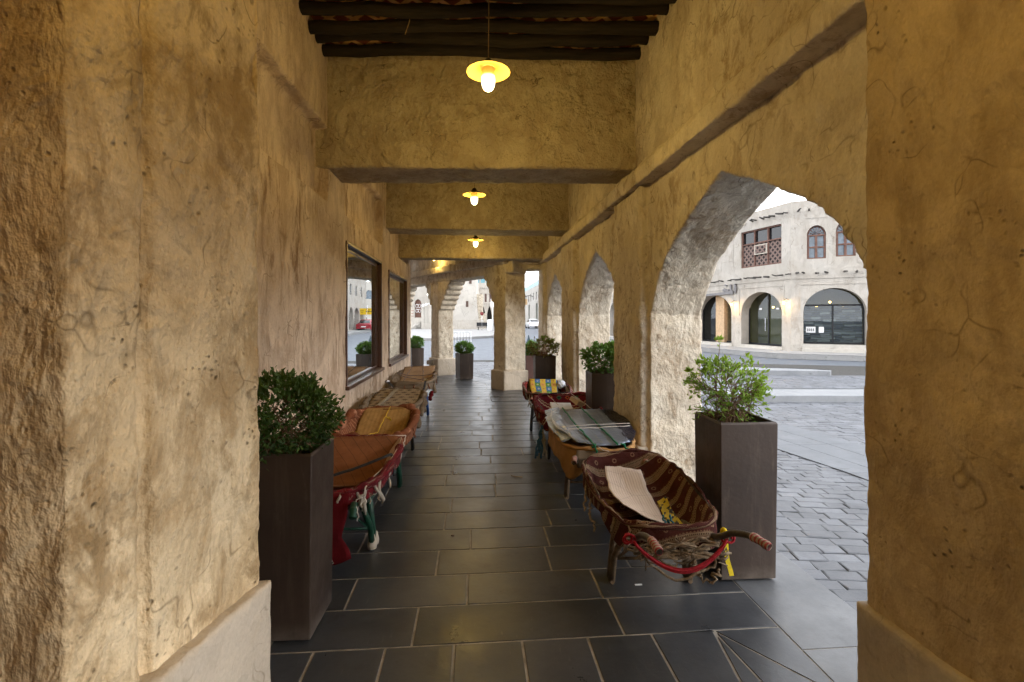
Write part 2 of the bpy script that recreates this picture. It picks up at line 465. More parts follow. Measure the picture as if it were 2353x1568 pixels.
ARCHES = [(-1.75, 0.85, .93), (1.74, 4.24, .93), (5.14, 7.22, .87), (8.26, 10.42, .86)]
PIERS = [(-3.1, -1.7), (0.8, 1.76), (4.22, 5.16), (7.2, 8.28), (10.40, 11.2)]
wall = empty('arcade_wall', (XR, 0, 0), 0, 'rough plastered arcade wall with a row of pointed arches on the courtyard side', 'wall')
IM = Matrix.Translation((-XR, 0, 0))
for i, (y0, y1, rise) in enumerate(ARCHES):
    mb = MB()
    P = arch_poly(y0, y1, XR, rise, TOP)
    # grow the outline sideways so that it fuses with the piers
    P[0] = (XR, y0 - 0.2, TOP); P[-1] = (XR, y1 + 0.2, TOP)
    P.insert(1, (XR, y0 - 0.2, SPR)); P.insert(len(P) - 1, (XR, y1 + 0.2, SPR))
    mb.extrude(P, (XO - XR, 0, 0))
    o = mb.build('arch', ARCH, wall, M=IM)
    remesh(o, 0.022 if i == 1 else 0.03, [(0.45, 0.035), (0.10, 0.022), (0.035, 0.008)])
for i, (a, b) in enumerate(PIERS):
    mb = MB()
    mb.box((XR, a, -0.02), (XO, b, TOP))
    if i > 1:
        inset = 0.05
        mb.box((1.50, a + inset, 0.02), (XR + .1, b - (inset if i < 4 else 0), 2.80))
    o = mb.build('pier', ARCH, wall, M=IM)
    remesh(o, 0.022 if i in (1, 2) else 0.03, [(0.45, 0.03), (0.12, 0.03), (0.035, 0.012)])
    if i > 1:
        mb = MB(); mb.box((1.465, a + .02, -0.02), (XO + 0.02, b - .02, 0.43))
        o = mb.build('plinth', PLINTH, wall, M=IM); remesh(o, 0.025, [(0.3, 0.012), (0.06, 0.006)])
mb = MB()
prof = [(1.45, 2.80), (1.45, 2.92), (1.50, 2.99), (1.62, 3.02), (1.62, 2.79)]
yy = [1.70, 2.5, 3.3, 4.1, 4.9, 5.7, 6.5, 7.3, 8.1, 8.9, 9.7, 10.5, 11.3]
rnd = random.Random(3)
mb.extrude([(x, 1.72, z) for x, z in prof], (0, 9.05, 0))
o = mb.build('ledge', ARCH, wall, M=IM)
remesh(o, 0.02, [(0.5, 0.05), (0.09, 0.028), (0.035, 0.01)])

# near right pilaster with its plinth
npier = empty('pilaster', (1.46, 1.2, 0), 0, 'broad rough pilaster in warm shade filling the right edge, beside the nearest arch', 'pilaster')
mb = MB(); mb.box((1.455, 0.86, 0.0), (1.72, 1.69, TOP))
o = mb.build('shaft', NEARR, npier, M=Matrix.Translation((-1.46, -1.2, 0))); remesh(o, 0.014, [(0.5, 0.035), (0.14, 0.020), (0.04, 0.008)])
mb = MB(); mb.box((1.432, 0.84, -0.02), (1.95, 1.715, 0.535))
o = mb.build('plinth', PLINTH, npier, M=Matrix.Translation((-1.46, -1.2, 0))); remesh(o, 0.016, [(0.3, 0.014), (0.06, 0.008)])

# near left pillar (turned 12 degrees to the passage)
a0 = c2w(-1.045, 1.99); a1 = c2w(-1.142, 1.25); back0 = a0 + Vector((-0.62, 0.05, 0)); back1 = a1 + Vector((-0.6, 0.10, 0))
def grow(poly, g):
    c = Vector((sum(p[0] for p in poly) / len(poly), sum(p[1] for p in poly) / len(poly), 0))
    out = []
    for p in poly:
        dd = Vector((p[0], p[1], 0)) - c
        out.append((p[0] + math.copysign(g, dd.x), p[1] + math.copysign(g, dd.y)))
    return out
lp = [(a1.x, a1.y), (a0.x, a0.y), (back0.x, back0.y), (back1.x, back1.y)]
lpil = empty('pillar', (a0.x, a0.y, 0), 0, 'massive pitted plaster pillar filling the left edge of the view, nearest of all', 'pillar')
T = Matrix.Translation((-a0.x, -a0.y, 0))
mid_ = a0.lerp(a1, .69); nrm = Vector((a0.y - a1.y, a1.x - a0.x, 0)).normalized()
ml, mr = mid_ + (a1 - a0).normalized() * .016, mid_ - (a1 - a0).normalized() * .016
mb = MB(); mb.prism([(a1.x - nrm.x * .008, a1.y), (ml.x - nrm.x * .008, ml.y), (ml.x - nrm.x * .035, ml.y), (mr.x - nrm.x * .035, mr.y), (mr.x, mr.y), (a0.x, a0.y), (back0.x, back0.y), (back1.x, back1.y)], 0.0, TOP)
# pilaster strip along the seam
o = mb.build('shaft', NEAR, lpil, M=T); remesh(o, 0.014, [(0.6, 0.04), (0.16, 0.022), (0.045, 0.010)])
mb = MB(); mb.prism([(a1.x + .045, a1.y - .05), (a0.x + .045, a0.y + .035), (back0.x, back0.y + .04), (back1.x, back1.y - .05)], -0.02, 0.50)
o = mb.build('plinth', PLINTH, lpil, M=T); remesh(o, 0.016, [(0.3, 0.014), (0.06, 0.008)])

# ------------------------------------------------------------------ left shop wall with niches and two windows
lw = empty('shop_wall', (XL, 2.0, 0), 0, 'long plastered shop wall with shallow niches and two display windows on the left of the passage', 'wall')
T = Matrix.Translation((-XL, -2.0, 0))
W1 = (5.52, 7.60, 0.80, 2.46); W2 = (8.24, 10.42, 0.79, 2.40)
XB = -1.95
mb = MB()
ends = [(2.0, 4.86), (5.45, 7.74), (8.35, 10.72)]
Y0, Y1 = 2.0, 11.05
def slab(y0, y1, z0, z1, x=XL): mb.box((XB, y0, z0), (x, y1, z1))
slab(Y0, Y1, -0.02, 0.795)
slab(Y0, W1[0], 0.78, 2.74); slab(W1[1], W2[0], 0.78, 2.74); slab(W2[1], Y1, 0.78, 2.74)
slab(W1[0] - .05, W1[1] + .05, W1[3], 2.74); slab(W2[0] - .05, W2[1] + .05, W2[3], 2.74)
for (a, b) in ends: slab(a - .05, b + .05, 2.70, 3.47, XL - 0.125)
prev = Y0
for (a, b) in ends + [(Y1, Y1)]:
    if a > prev: slab(prev, a, 2.70, 3.47)
    prev = b
slab(Y0, Y1, 3.44, TOP)
o = mb.build('plaster_face', WALL, lw, M=T); remesh(o, 0.026, [(0.5, 0.02), (0.14, 0.014), (0.05, 0.006)])
for (y0, y1, z0, z1) in (W1, W2):
    fr = MB(); t_ = 0.035; xd = XL - 0.085
    # lining boards
    fr.box((xd, y0, z0), (XL + .012, y0 + t_, z1)); fr.box((xd, y1 - t_, z0), (XL + .012, y1, z1))
    fr.box((xd, y0 + t_, z1 - t_), (XL + .012, y1 - t_, z1)); fr.box((xd, y0 + t_, z0), (XL - .002, y1 - t_, z0 + t_))
    # inner sash
    q = 0.045
    for (a, b, c, d2) in ((y0 + t_, y0 + t_ + q, z0 + t_, z1 - t_), (y1 - t_ - q, y1 - t_, z0 + t_, z1 - t_), (y0 + t_ + q, y1 - t_ - q, z1 - t_ - q, z1 - t_), (y0 + t_ + q, y1 - t_ - q, z0 + t_, z0 + t_ + q * .7)):
        fr.box((xd, a, c), (xd + 0.032, b, d2))
    wo = fr.build('window', WOOD, lw, M=T)
    bv = wo.modifiers.new('edge', 'BEVEL'); bv.width = 0.006; bv.segments = 2
    gl = MB(); gl.box((xd + 0.01, y0 + t_ + q, z0 + t_ + q * .7), (xd + 0.018, y1 - t_ - q, z1 - t_ - q))
    gl.build('pane', MIRROR, wo, M=T)
    si = MB(); si.box((XL - .0, y0 - .03, z0 - .012), (XL + .045, y1 + .03, z0 + t_ - .002))
    so_ = si.build('sill', WOOD, wo, M=T)
    bv = so_.modifiers.new('edge', 'BEVEL'); bv.width = 0.008; bv.segments = 2
# shop block behind the wall (keeps daylight out); unseen rear wall added to cut back light
mb = MB(); dw = Vector((-0.5, 0.866, 0))
e1 = Vector((XL - 0.02, 11.03, 0)); e2 = e1 + dw * 6.0
mb.prism([(XB - .1, -3.2), (2.0, -3.2), (2.0, -3.0), (XB - .01, -3), (XB - .01, 10.9), (e1.x - .1, e1.y), (e2.x, e2.y), (e2.x - 2, e2.y + 1), (-5.5, -3)], -0.02, TOP)
mb.build('shop_block', WALL, label='plain plastered shop block behind the left wall with an unseen wall added behind the camera to cut rear light', cat='building')

# ------------------------------------------------------------------ cross beams
def cross_beam(y0, y1, z0, rz, label, vox=0.024):
    yc = (y0 + y1) / 2
    e = MB(); e.box((XL - .15, y0, z0), (XR + .04, y1, TOP))
    M = Matrix.Translation((0, yc, 0)) @ Matrix.Rotation(rz, 4, 'Z') @ Matrix.Translation((0, -yc, 0))
    o = e.build('cross_beam', BEAM, M=M, label=label, cat='beam', group='plastered beams across the passage')
    remesh(o, vox, [(0.5, 0.03), (0.12, 0.022), (0.04, 0.010)])
cross_beam(4.74, 5.30, 3.06, -R(3.9), 'deep plastered beam nearest the camera, its grey underside under the log ceiling')
cross_beam(8.00, 8.60, 3.05, 0, 'middle plastered beam across the passage between the two hanging lamps farther in', 0.03)
cross_beam(10.12, 10.52, 2.83, 0, 'farthest plastered beam, thin in the view, ending at the bend of the arcade', 0.03)

# ------------------------------------------------------------------ diagonal wing
RH = Vector((0.70, 10.60, 0)); LH = Vector((-2.40, 15.83, 0)); dv = (LH - RH).normalized(); nv = Vector((-dv.y * -1, dv.x * -1, 0))
nv = Vector((dv.y, -dv.x, 0))           # outward (to the street)
wing = empty('corner_arcade', (0.7, 10.8, 0), 0, 'far arcade corner with square openings and stepped corbels at the end of the passage', 'arcade')
T = Matrix.Translation((-0.7, -10.8, 0))
HB = 2.58
mb = MB()
q = [RH - dv * .25, LH + dv * 1.0, LH + dv * 1.0 + nv * .5, RH - dv * .1 + nv * .5]
mb.prism([(p.x, p.y) for p in q], HB, TOP)
mb.prism([(0.62, 10.60), (1.65, 10.76), (1.75, 11.2), (0.75, 11.15)], 2.67, TOP)
o = mb.build('lintel', ARCH, wing, M=T); remesh(o, 0.03, [(0.5, 0.03), (0.12, 0.02), (0.04, 0.008)])
mb = MB()
def rail(p, q2, n_in, z0=2.80, z1=3.0, w=0.10):
    pts = [p + n_in * w, q2 + n_in * w, q2 - n_in * .1, p - n_in * .1]
    mb.prism([(a.x, a.y) for a in pts], z0, z1)
rail(RH - dv * .06, LH + dv * 1.0, -nv, 2.78, 2.97)
rail(Vector((1.60, 10.76, 0)), Vector((0.64, 10.60, 0)), Vector((.15, -1, 0)), 2.78, 2.97)
o = mb.build('ledge', ARCH, wing, M=T); remesh(o, 0.025, [(0.5, 0.03), (0.1, 0.02)])

def qpillar(c, plinth, name_label, z1, inset=0.045):
    cx = sum(p[0] for p in c) / 4; cy_ = sum(p[1] for p in c) / 4
    sh = []
    for p in c:
        d3 = Vector((cx - p[0], cy_ - p[1], 0)); L = d3.length
        sh.append((p[0] + d3.x / L * inset * 1.5, p[1] + d3.y / L * inset * 1.5))
    m1 = MB(); m1.prism(sh, 0.0, z1)
    o = m1.build('pier', ARCH, wing, M=T); remesh(o, 0.022, [(0.45, 0.03), (0.11, 0.026), (0.035, 0.010)])
    m2 = MB(); m2.prism(c, -0.02, plinth)
    o = m2.build('plinth', PLINTH, wing, M=T); remesh(o, 0.022, [(0.3, 0.012), (0.06, 0.006)])
    return sh
PB = [(0.66, 10.56), (1.22, 10.70), (0.98, 11.22), (0.38, 10.93)]
PA = [(-0.99, 13.38), (-0.50, 13.60), (-0.80, 14.12), (-1.27, 13.90)]
qpillar(PB, 0.43, '', 2.85)
# the two big corner pillars stand a little inside the wing; a short spur ties them to it
qpillar(PA, 0.47, '', 2.7)
# a third pier at the far end of the wing
e3 = RH + dv * 6.1
qpillar([(e3.x, e3.y), (e3.x + nv.x * .5, e3.y + nv.y * .5), (e3.x + nv.x * .5 + dv.x * .6, e3.y + nv.y * .5 + dv.y * .6), (e3.x + dv.x * .6, e3.y + dv.y * .6)], 0.43, '', 2.7)

def corbel(base, along, across, z0, z1, steps, reach, depth):
    """stepped corbel growing from base along 'along' (unit), width depth along 'across'"""
    prof = [(-.06, z1)]
    prof.append((-.06, z0))
    n = steps
    for i in range(n):
        s0 = reach * (i / n) ** 1.15; s1 = reach * ((i + 1) / n) ** 1.15
        h0 = z0 + (z1 - z0) * i / n; h1 = z0 + (z1 - z0) * (i + 1) / n
        rr = (h1 - h0) * .5
        prof.append((s0 + (s1 - s0) * .55, h0 + .004)); prof.append((s1 * .97 + .015, h0 + rr * .5)); prof.append((s1 + .015, h0 + rr)); prof.append((s1 * .98 + .008, h1 - .012))
    prof.append((reach, z1))
    pts = [base + along * s + Vector((0, 0, z)) for s, z in prof]
    m1 = MB(); m1.extrude(pts, across * depth)
    o = m1.build('corbel', ARCH, wing, M=T); remesh(o, 0.014, [(0.2, 0.012), (0.05, 0.006)])
corbel(Vector((-0.955, 13.44, 0)), -dv, nv, 1.80, 2.62, 6, 0.66, 0.46)
corbel(Vector((-1.22, 13.86, 0)), Vector((-.45, .89, 0)), nv, 1.95, 2.62, 4, 0.42, 0.45)
corbel(Vector((0.44, 10.95, 0)), Vector((-.5, .866, 0)), nv, 1.95, 2.62, 4, 0.40, 0.42)
corbel(Vector((e3.x, e3.y, 0)), Vector((.5, -.866, 0)), nv, 1.95, 2.62, 4, 0.5, 0.42)
# power socket box on the first pillar
mb = MB(); p0 = at(988, 13.42, .30)
mb.box((-.085, -.05, 0), (.085, .03, .12), Matrix.Translation(p0)); mb.box((-.065, -.075, .015), (.065, -.05, .105), Matrix.Translation(p0))
mb.tube([p0 + Vector((.05, -.01, 0)), p0 + Vector((.055, -.015, -.25))], .012, 6)
mb.build('socket_box', simple('grey_box', (0.22, 0.2, 0.18), .6), label='small grey power socket box on the far corbelled pier above its base', cat='socket')

# ------------------------------------------------------------------ ceiling
def make_log(L, r, seed):
    rr = random.Random(seed); m = MB(); m.smooth = True
    pts = []; rs = []
    for k in range(15):
        x = -L / 2 + L * k / 14
        pts.append((x, rr.uniform(-1, 1) * .012 + .02 * math.sin(k * .7 + seed), rr.uniform(-1, 1) * .010 + .016 * math.sin(k * .5 + seed * 2)))
        rs.append(r * rr.uniform(.88, 1.12))
    m.tube(pts, rs, 10)
    return m
LOGM = NT('palm_log'); _o = LOGM.obj()
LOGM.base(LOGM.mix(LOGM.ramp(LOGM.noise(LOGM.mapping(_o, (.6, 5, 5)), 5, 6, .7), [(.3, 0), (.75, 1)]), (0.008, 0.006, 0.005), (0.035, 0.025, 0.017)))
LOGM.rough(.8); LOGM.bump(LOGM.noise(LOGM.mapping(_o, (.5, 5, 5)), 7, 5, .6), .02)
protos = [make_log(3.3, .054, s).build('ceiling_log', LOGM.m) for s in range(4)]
lg = [1.05, 1.30, 1.55, 1.79, 2.03, 2.27, 2.52, 2.77, 3.02, 3.27, 3.34, 3.55, 3.77, 3.99, 4.21, 4.41, 4.60]
lg2 = [5.55 + .26 * k for k in range(10)] + [8.85 + .27 * k for k in range(8)]
words = ['closest to the beam', 'second from the beam', 'third from the beam', 'fourth from the beam', 'fifth from the beam']
first = {0: True, 1: True, 2: True, 3: True}
for i, y in enumerate(lg + lg2):
    k = i % 4
    o = protos[k] if first[k] else protos[k].copy()
    if not first[k]: COL.objects.link(o)
    first[k] = False
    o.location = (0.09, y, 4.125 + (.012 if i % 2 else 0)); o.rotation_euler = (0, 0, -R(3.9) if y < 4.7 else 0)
    j = len(lg) - 1 - i
    if 0 <= j < 5: tag(o, 'dark palm log in the front ceiling, %s above the lamp' % words[j], 'log', 'logs of the passage ceiling')
    else: tag(o, 'dark palm log of the passage ceiling lying in the deep shade overhead', 'log', 'logs of the passage ceiling')
# woven mat over the logs
mt = NT('woven_mat'); p = mt.mapping(mt.pos(), (1, 1, 1), (0, 0, R(45)))
sx = mt.n('ShaderNodeSeparateXYZ', {0: p})
u = mt.math('FRACT', mt.math('MULTIPLY', sx.outputs[0], 6.5)); v = mt.math('FRACT', mt.math('MULTIPLY', sx.outputs[1], 6.5))
bu = mt.ramp(u, [(.0, 0), (.05, 1), (.30, 1), (.36, 0)]); bv_ = mt.ramp(v, [(.0, 0), (.05, 1), (.30, 1), (.36, 0)])
c = mt.mix(bu, (0.20, 0.055, 0.025), (0.85, 0.55, 0.25)); c = mt.mix(bv_, c, (0.75, 0.45, 0.18))
mt.base(c); mt.rough(.8); mt.bump(mt.math('MAXIMUM', bu, bv_), .01)
mb = MB(); mb.box((XL - .1, -3, 4.225), (XR + .1, 11.2, 4.25)); mb.build('woven_mat', mt.m, label='reddish woven cane mat lying above the ceiling logs', cat='mat')
mb = MB(); mb.prism([(XL - .6, -3.0), (XO - .02, -3.0), (XO - .02, 11.5), (RH.x + nv.x * .48, RH.y + nv.y * .48), (LH.x + nv.x * .5, LH.y + nv.y * .5), (LH.x - 2.5, LH.y - 1), (XL - .6, 10.8)], TOP - .005, TOP + .2)
mb.build('roof_slab', ARCH, label='flat plastered roof slab closing the arcade from above', cat='roof')
mb = MB()
mb.prism([(XL - .4, 11.3), (1.9, 11.3), (RH.x + nv.x * .3, RH.y + nv.y * .3), (LH.x + nv.x * .3, LH.y + nv.y * .3), (LH.x - 2, LH.y)], 4.1, 4.12)
mb.build('soffit', BEAM, label='plain plastered soffit over the far corner of the arcade', cat='ceiling')
# hanging straw
mb = MB(); s0 = at(945, 4.0, 4.12); mb.tube([s0, s0 + Vector((-.02, .0, -.09)), s0 + Vector((-.05, 0, -.18))], .003, 5)
mb.build('palm_fibre', simple('straw', (.30, .2, .1), .8), label='thin pale palm fibre dangling from the dark ceiling logs', cat='fibre')

# ------------------------------------------------------------------ lamps
enamel = simple('yellow_enamel', (0.70, 0.48, 0.13), .35, var=.06, emit=(1.0, .45, .04), est=.10)  # emission gives the enamel a faint glow in place of lamplight on it
dome = simple('lamp_cap', (0.05, 0.04, 0.03), .5)
cordm = simple('lamp_cord', (0.25, 0.17, 0.08), .8)
jm = NT('lit_glass_jar'); gz = jm.n('ShaderNodeSeparateXYZ', {0: jm.obj()}).outputs[2]
ec = jm.ramp(jm.math('ADD', jm.math('MULTIPLY', gz, 6.6), 1.0), [(0.0, (1, .62, .12)), (.08, (1, .86, .55)), (.60, (1, .92, .68)), (.80, (1, .62, .06)), (1.0, (.75, .42, .03))])
es = jm.ramp(jm.math('ADD', jm.math('MULTIPLY', gz, 6.6), 1.0), [(0.0, .35), (.1, 1.0), (.6, 1.0), (.8, .14), (1.0, .07)])
jm.set(jm.b, 'Emission Color', ec); jm.set(jm.b, 'Emission Strength', jm.math('MULTIPLY', es, 5.0)); jm.base((.8, .7, .5)); jm.rough(.2)
def lamp(x, y, z, label, power=26, top=4.1, s=1.0):
    e = empty('hanging_lamp', (x, y, z), 0, label, 'lamp', 'hanging enamel lamps along the passage')
    m = MB(); m.lathe([(.030, .05), (.045, .045), (.06, .03), (.10, .018), (.152, -.004), (.156, -.010)], 32)
    o = m.build('lamp_shade', dome, e)
    m = MB(); m.lathe([(.154, -.0105), (.10, .012), (.06, .022), (.0, .024)], 32)
    m.build('reflector', enamel, e)
    m = MB(); m.lathe([(.001, .085), (.018, .083), (.028, .07), (.032, .05), (.046, .043)], 20)
    m.build('lamp_cap', dome, e)
    m = MB(); m.tube([(0, 0, .08), (0.004, 0, (top - z) * .5), (0, 0, top - z)], .0045, 6)
    m.build('cord', cordm, e)
    m = MB(); m.lathe([(.044, .018), (.047, -.01), (.048, -.075), (.045, -.105), (.034, -.13), (.018, -.142), (.001, -.146)], 24)
    m.build('glass_jar', jm.m, e)
    l = bpy.data.lights.new('lamp_glow', 'POINT'); l.energy = power; l.color = (1.0, .66, .17); l.shadow_soft_size = .06
    lo = bpy.data.objects.new('lamp_glow', l); COL.objects.link(lo); lo.parent = e; lo.location = (0, 0, -.21)
    if s != 1: e.scale = (s, s, s)
LP = 27
p = at(1122, 3.42, 3.36); lamp(p.x, p.y, 3.345, 'large hanging lamp with yellow enamel shade, nearest, in front of the big beam', LP)
p = at(1090, 6.55, 3.29); lamp(p.x, p.y, 3.27, 'middle hanging lamp seen just under the first beam', LP)
p = at(1093, 9.3, 3.12); lamp(p.x, p.y, 3.10, 'smallest lamp with its whole shade, hung between the two far beams', LP * .8)
p = at(997, 13.0, 3.2); lamp(p.x, p.y, 3.27, 'farthest lamp, only a glint under the last beam by the diagonal wing', LP * .45)
lamp(.05, .25, 3.40, 'lamp hanging overhead just above the viewer', LP * 1.6)
# ================================================================== GROUND
def poly_in(p, poly):
    x, y = p; c = False; n = len(poly)
    for i in range(n):
        x1, y1 = poly[i]; x2, y2 = poly[(i + 1) % n]
        if (y1 > y) != (y2 > y) and x < (x2 - x1) * (y - y1) / (y2 - y1) + x1: c = not c
    return c
def inset_poly(P, g):
    """shrink convex ccw polygon by g"""
    n = len(P); out = []
    for i in range(n):
        a, b, c = Vector(P[i - 1]), Vector(P[i]), Vector(P[(i + 1) % n])
        d1 = (b - a).normalized(); d2 = (c - b).normalized()
        n1 = Vector((-d1.y, d1.x)); n2 = Vector((-d2.y, d2.x))
        m = n1 + n2
        k = 1 + n1.dot(n2)
        if k < .0006: k = .0006
        out.append(b + m * (g / k))
    return out
def tile(mb, P, g, ztop, zb, bev, tint, rough=0.0, rr=None):
    a = inset_poly(P, g); b = inset_poly(P, g + bev); n = len(P)
    i0 = len(mb.v)
    mb.v.extend([(p[0], p[1], zb) for p in a]); mb.v.extend([(p[0], p[1], ztop - bev * .5) for p in a])
    mb.v.extend([(p[0], p[1], ztop + (rr.uniform(-rough, rough) if rr else 0)) for p in b])
    for i in range(n):
        j = (i + 1) % n
        mb.idx([i0 + i, i0 + j, i0 + n + j, i0 + n + i], tint=tint)
        mb.idx([i0 + n + i, i0 + n + j, i0 + 2 * n + j, i0 + 2 * n + i], tint=tint)
    mb.idx([i0 + 2 * n + i for i in range(n)], tint=tint)
def clip(P, a, b):
    """keep the part of polygon P left of line a->b"""
    a = Vector(a); b = Vector(b); out = []
    def sd(p): return (b.x - a.x) * (p[1] - a.y) - (b.y - a.y) * (p[0] - a.x)
    for i in range(len(P)):
        p, q = P[i], P[(i + 1) % len(P)]
        s1, s2 = sd(p), sd(q)
        if s1 >= 0: out.append(p)
        if (s1 >= 0) != (s2 >= 0):
            t = s1 / (s1 - s2); out.append((p[0] + (q[0] - p[0]) * t, p[1] + (q[1] - p[1]) * t))
    return out

# base ground out to the horizon
mb = MB(); mb.face([(-600, -200, -.10), (900, -200, -.10), (900, 1600, -.10), (-600, 1600, -.10)])
mb.build('ground', ASPH, kind='structure')

ED = 1.576                                  # edge between the slate field and the granite border
rnd = random.Random(11)
fl = MB()
OUT1, OUT2 = (2.09, 11.2), (1.30, 11.75)
dline_a = Vector((0.55, 11.15)); dline_b = Vector((-0.36, 13.05))
dl = (dline_b - dline_a).normalized()
floor_poly_clip = [((dline_b + dl * 8).x, (dline_b + dl * 8).y), ((dline_a - dl * 3).x, (dline_a - dl * 3).y)]
y = 2.385; row = 0
while y < 19:
    h = .322
    x = -2.6 - rnd.uniform(0, .8); x1 = ED
    if y > 11.2: x = -7.5
    while x < x1:
        L = rnd.choice([.52, .66, .78, .9, 1.02]) * rnd.uniform(.93, 1.07)
        xe = min(x + L, x1)
        if x1 - xe < .2: xe = x1
        P = [(x, y), (xe, y), (xe, y + h), (x, y + h)]
        if y > 10.5:
            P = clip(P, floor_poly_clip[1], floor_poly_clip[0])
        if len(P) > 2 and xe - x > .02:
            tile(fl, P, .006, 0.0, -.006, .0022, rnd.uniform(.12, .9))
        x = xe
    y += h; row += 1
# front field: slabs turned the other way, with the fan of cut slabs on the right
hub = ground(1640, 1450); hub = (hub.x, 2.385)
RAY0 = ground(1703, 1568)
xs = [ -1.75, -1.42, -1.09, -.762, -.425, -.095, .238, .567, .895, hub[0]]
for a, b in zip(xs, xs[1:]):
    ysp = 2.385
    k = 0
    while ysp > -2.5:
        L = rnd.uniform(.62, .95); ye = ysp - L
        P = [(a, ye), (b, ye), (b, ysp), (a, ysp)]
        if b == hub[0]: P = clip(P, (RAY0.x, RAY0.y), hub)
        if len(P) > 2: tile(fl, P, .0065, 0.0, -.006, .0022, rnd.uniform(.15, .8))
        ysp = ye
rays = [ground(1703, 1568), ground(1752, 1568), ground(1872, 1568)]
dirs = [(Vector((r_.x, r_.y)) - Vector(hub)) for r_ in rays]
ends_ = [Vector(hub) + d_ * (4.9 / -d_.y) for d_ in dirs]
H_ = Vector(hub)
fan = [[tuple(ends_[0]), tuple(ends_[1]), hub], [tuple(ends_[1]), tuple(ends_[2]), hub], [tuple(ends_[2]), (8, -2.5), (8, 2.385), hub]]
for P in fan:
    P = clip(P, (ED, -3), (ED, 3)); P = [p for p in P]
    if len(P) < 3: continue
    ar_ = sum(P[i_][0] * P[(i_ + 1) % len(P)][1] - P[(i_ + 1) % len(P)][0] * P[i_][1] for i_ in range(len(P)))
    if ar_ < 0: P = P[::-1]
    n_ = len(P); Q_ = list(P)
    for i_ in range(n_):
        a_, b_ = Vector(P[i_]), Vector(P[(i_ + 1) % n_])
        if (b_ - a_).length < 1e-5: continue
        d_ = (b_ - a_).normalized(); o_ = Vector((-d_.y, d_.x)) * .0065
        Q_ = clip(Q_, a_ + o_, b_ + o_)
    if len(Q_) < 3: continue
    tn_ = rnd.uniform(.35, .75); fl.tint = tn_; fl.prism(Q_, -.006, 0.0); fl.tint = 1.0
fo = fl.build('arcade_floor_slate', SLATE, kind='structure')
# granite border
gb = MB(); y = -2.5
while y < 11.4:
    L = rnd.uniform(.9, 1.4)
    tile(gb, [(ED, y), (2.085, y), (2.085, y + L), (ED, y + L)], .003, 0.0, -.02, .0025, rnd.uniform(.35, .7)); y += L
# border along the wing
p = dline_a.copy() - dl * .9
n2 = Vector((dl.y, -dl.x))
for k in range(9):
    a = p + dl * (k * 1.05); b = a + dl * 1.05
    tile(gb, [tuple(a), tuple(a + n2 * .42), tuple(b + n2 * .42), tuple(b)], .003, -.002, -.03, .0025, rnd.uniform(.35, .7))
gb.build('arcade_floor_border', GRANITE, kind='structure')
mb = MB(); mb.prism([(-8, -3), (2.07, -3), (2.07, 11.2), (0.95, 11.3), (-3.9, 20.0), (-8, 20)], -.11, -.0035)
mb.build('arcade_floor_bed', GROUT, kind='structure')

# cobbles
def cobbles(name, poly, u, zt, seed, sl=.20, sw=.118, rough=.0035, reg=.06):
    rr = random.Random(seed); u = Vector(u).normalized(); v = Vector((-u.y, u.x)); m = MB()
    xs_ = [Vector(p).dot(u) for p in poly]; ys_ = [Vector(p).dot(v) for p in poly]
    b = min(ys_); row = 0
    off = {}
    def jit(i, j, k):
        key = (i, j, k)
        return mnoise.noise(Vector((i * .37, j * .61, k * 3.1 + seed)))
    while b < max(ys_):
        a = min(xs_) - rr.uniform(0, sl)
        while a < max(xs_):
            L = sl * rr.uniform(.72, 1.25)
            c = u * (a + L / 2) + v * (b + sw / 2)
            if poly_in((c.x, c.y), poly):
                j = lambda: rr.uniform(-1, 1) * sw * reg
                wv = lambda aa, bb: .05 * mnoise.noise(Vector((aa * .5, bb * .5, seed)))
                P = []
                for (da, db) in ((0, 0), (L, 0), (L, sw), (0, sw)):
                    q = u * (a + da + j()) + v * (b + db + j() + wv(a + da, b + db))
                    P.append((q.x, q.y))
                try: tile(m, P, .0022, zt + rr.uniform(-.0035, .0035), zt - .02, .008, rr.uniform(.25, .75), rough, rr)
                except Exception: pass
            a += L
        b += sw; row += 1
    m.build(name, COBBLE, kind='structure')
Z1 = [(2.0, -3), (3.90, -3), (4.08, 4.2), (3.82, 5.65), (2.9, 10.2), (2.2, 14.2), (-.8, 17.6), (-3.2, 19.5), (-3.2, 18.2), (-.2, 13.8), (1.25, 11.5), (2.0, 11.2)]
cobbles('cobblestone_apron', Z1, (1, -.16), -.018, 5)
BAND = [(3.76, -3), (4.95, -3), (4.93, 5.6), (4.68, 7.05), (3.9, 11.4), (3.1, 15.6), (2.25, 14.3), (2.95, 10.2), (3.70, 5.65), (3.96, 4.2)]
bm_ = MB(); yb = -3.0
def band_edges(y):
    L = [(-3, 3.76), (4.2, 3.96), (5.65, 3.70), (10.2, 2.95), (14.3, 2.25)]; Q = [(-3, 4.95), (5.6, 4.93), (7.05, 4.68), (11.4, 3.9), (15.6, 3.1)]
    def f(T_):
        for (a, b), (c, d_) in zip(T_, T_[1:]):
            if a <= y <= c: return b + (d_ - b) * (y - a) / (c - a)
        return T_[-1][1]
    return f(L), f(Q)
while yb < 14:
    y2 = yb + 1.1
    a0_, b0_ = band_edges(yb); a1_, b1_ = band_edges(y2)
    for s in (0, 1, 2):
        f0, f1_ = s / 3, (s + 1) / 3
        tile(bm_, [(a0_ + (b0_ - a0_) * f0, yb), (a0_ + (b0_ - a0_) * f1_, yb), (a1_ + (b1_ - a1_) * f1_, y2), (a1_ + (b1_ - a1_) * f0, y2)], .003, -.006, -.05, .002, rnd.uniform(.35, .65))
    yb = y2
bm_.build('granite_band', PATH, kind='structure')
K1 = [c2w(1.5, 9.25), c2w(13, 9.15)]; K2 = [c2w(1.5, 10.15), c2w(13, 10.1)]
